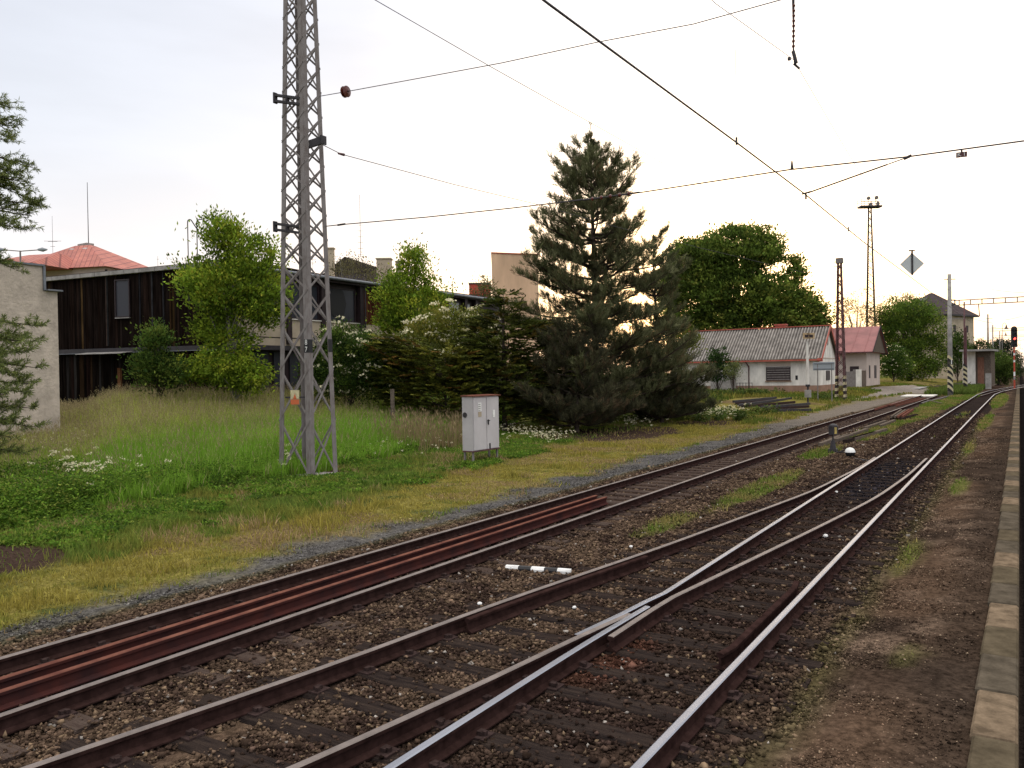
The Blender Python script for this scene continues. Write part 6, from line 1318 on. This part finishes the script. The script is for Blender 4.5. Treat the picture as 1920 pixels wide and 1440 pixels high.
# ---- fouling marker -----------------------------------------------------------------
a=onz(949,1063,-.16);b=onz(1071,1071,-.16);FP=empty('fouling_marker',(a+b)/2,'black and white striped concrete bar lying in the ballast between tracks','marker')
for k in range(5):
    p=a+(b-a)*(k/5);p2=a+(b-a)*((k+1)/5);d=unit(p2-p);s=np.array([-d[1],d[0],0]);mb=MB()
    sec=[(-.06,-.08),(-.06,.0),(-.035,.03),(.035,.03),(.06,.0),(.06,-.08)];kk=(.75 if k==4 else 1),( .8 if k==0 else 1)
    mb.poly3([p+s*x*(1 if k else .8)+np.array([0,0,z]) for x,z in sec],[p2+s*x*(1 if k<4 else .7)+np.array([0,0,z]) for x,z in sec]);mb.build('band',['white' if k%2==0 else 'black'],FP)
# ---- timbers, old rails and stacks ----------------------------------------------------
def stick(p0,p1,w,h,m,label,cat,name,z=-.10,group=None,kind='box'):
    a=onz(*p0,z);b=onz(*p1,z);mb=MB()
    if kind=='rail': rail_mb(mb,[a,(a+b)/2,b],z+.1)
    else: mb.bar(a,b,w,h)
    o=mb.build(name,[m,m],origin=a);return tag(o,label,cat,group)
lt='single weathered plank or old rail lying in the track-side grass'
defs=[((1538,834),(1576,819),'nearest old timber, lying left of the lantern stem'),((1567,826),(1625,806),'long old timber behind the lantern stem'),((1578,820),(1592,816),'short stub of timber left of the lantern'),((1600,824),(1661,806),'long pale timber running right from the lantern in the grass'),((1622,803),(1661,790),'pale timber in the middle group, nearer one'),((1630,797),(1652,789),'short dark timber behind the pale pair in the middle group'),((1651,799),(1677,789),'lone timber at the right of the middle group'),((1584,828),(1640,812),'dark timber half sunk in grass below the long pale one')]
for k,(p0,p1,lab) in enumerate(defs): stick(p0,p1,.16,.15,'timber_grey' if k not in(5,7) else 'timber',lab,'timber','old_timber')
defs=[((1671,782),(1690,769),'leftmost pale rail piece on the small stack'),((1678,782),(1698,769),'second piece from the left on the small stack'),((1683,782),(1705,768.5),'rust-orange piece in the middle of the small stack'),((1692,781),(1712,768),'rightmost rust-orange piece on the small stack')]
for k,(p0,p1,lab) in enumerate(defs): stick(p0,p1,.10,.12,['timber_grey','timber_grey','rail_rust','rail_rust'][k],lab,'rail','short_rail',z=.02)
for k,(p0,p1,lab) in enumerate([((1672,785),(1705,783),'dark timber crossing under the small rusty stack, front one'),((1690,786),(1718,778),'dark timber crossing under the small rusty stack, right one')]): stick(p0,p1,.2,.14,'timber',lab,'timber','old_timber',z=-.1)
for k,(p0,p1,lab) in enumerate([((1742,753),(1780,743),'old rail ending at the foot of the concrete pole'),((1735,750),(1766,757),'pale timber lying across the old rail near the concrete pole'),((1728,757),(1745,751),'dark short rail left of the pale cross timber')]): stick(p0,p1,.16,.14,['steel_dark','timber_grey','steel_dark'][k],lab,'rail' if k!=1 else 'timber',['old_rail','old_timber','old_rail'][k],z=-.12)
# rails laid in the end of the side track
for k,(p0,p1) in enumerate([((1640,768),(1712,745)),((1668,760),(1724,746)),((1680,761),(1735,747))]): stick(p0,p1,.075,.13,'rail_rust',['leftmost of three rusty rails laid inside the far end of the side track','middle one of three rusty rails laid inside the far end of the side track','rightmost of three rusty rails laid inside the far end of the side track'][k],'rail','loose_rail',z=-.05)
q=onz(1724,742,-.13);mb=MB();mb.box(q,(3.1,5.5,.12));tag(mb.build('crossing_slab',['plaster_white'],origin=q),'pale concrete slab at the far end of the side track','slab')
q=ong(1722,727);mb=MB();mb.box(q+[0,0,.0],(1.6,14,.1));tag(mb.build('path_slab',['concrete'],origin=q),'grey concrete path strip beyond the pale crossing slab','slab')
# rail stack by the signpost
RS=ong(1450,766);ii=0
for p0,p1,z in[((1375,753),(1455,746),.22),((1380,757),(1460,750),.30),((1384,760),(1484,747),.34),((1400,762),(1490,754),.25),((1426,764),(1518,757),.30),((1430,768),(1516,762),.05),((1452,770),(1520,768),.0)]:
    g=float(ong(*p1)[2]);a=ong(p0[0],p0[1]+6);b=ong(p1[0],p1[1]+6);
    a=np.array([a[0],a[1],zat(a,p0[1])]);b=np.array([b[0],b[1],zat(b,p1[1])]);mb=MB();mb.bar(a,b,.16,.18)
    tag(mb.build('stacked_rail',['plate' if ii%2 else 'steel_dark'],origin=a),['back left rail on the dark stack before the white house','second rail from the back on the dark stack','long rail on top of the dark stack','dark rail at the middle of the stack before the loudspeaker post','rail sticking out right to the foot of the loudspeaker post','low rail at the front of the dark stack','lowest front rail of the dark stack, half in weeds'][ii],'rail','rails stacked before the white house');ii+=1
for k,(p0,p1) in enumerate([((1392,766),(1400,752)),((1432,772),(1442,756)),((1478,772),(1484,757))]):
    a=ong(*p0);b=ong(p1[0],p1[1]+7);a[2]+=.1;b[2]+=.12;mb=MB();mb.bar(a,b,.22,.2);tag(mb.build('stack_bearer',['timber'],origin=a),['left bearer timber under the dark rail stack','middle bearer timber under the dark rail stack','right bearer timber under the dark rail stack'][k],'timber')
# brushwood heap between the two striped posts
q=ong(1797,728)
BH=MB()
for _ in range(90):
    c=q+np.array([random.gauss(0,1.7),random.gauss(0,1.2),abs(random.gauss(.25,.25))]);d=unit(np.array([random.gauss(0,1),random.gauss(0,1),random.gauss(0,.25)]));BH.bar(c-d*.6,c+d*.6,.09,.09)
tag(BH.build('brushwood_heap',['timber_grey'],origin=q),'low heap of sticks between the two striped posts','heap')
# litter and small stump
for px,py,s,lab in((52,1013,.16,'white scrap of paper on the bare soil at the far left'),(568,897,.10,'pale rubble piece at the foot of the lattice mast')):
    q=ong(px,py);mb=MB()
    for _ in range(4):
        c=q+np.array([random.uniform(-s,s),random.uniform(-s,s),.03]);mb.box(c,(s*1.2,s*.7,.03),ax=(unit(np.array([1,random.uniform(-.6,.6),.2])),unit(np.array([random.uniform(-.5,.5),1,.1])),(0,0,1)))
    tag(mb.build('litter' if px<100 else 'rubble',['white' if px<100 else 'concrete'],origin=q),lab,'litter' if px<100 else 'rubble')
q=B(735,38);mb=MB();mb.box((q[0],q[1],(q[2]+zat(q,729))/2),(.17,.17,zat(q,730)-q[2]),ax=(rt,nf,(0,0,1)));tag(mb.build('stone_post',['timber_grey'],origin=q),'low grey stone post in the reeds before the elders','post')
# small bird over the walnut tree
q=dep(1473,451,70);mb=MB();mb.tube([q-rt*.14,q,q+rt*.16],[.015,.05,.01],6);W_=[q,q+rt*.05+[0,0,.0],q+nf*.22+[0,0,.12],q-rt*.06];bd=mb.build('bird',['black'],origin=q);tag(bd,'small dark bird in the sky above the walnut tree','bird')
mb=MB()
for s in(-1,1): a=q+nf*.02*s;mb.poly3([a-rt*.06,a+rt*.06,a+nf*.22*s+[0,0,.10]],[a-rt*.06+[0,0,.008],a+rt*.06+[0,0,.008],a+nf*.22*s+[0,0,.108]])
mb.build('wing',['black'],None) if False else None
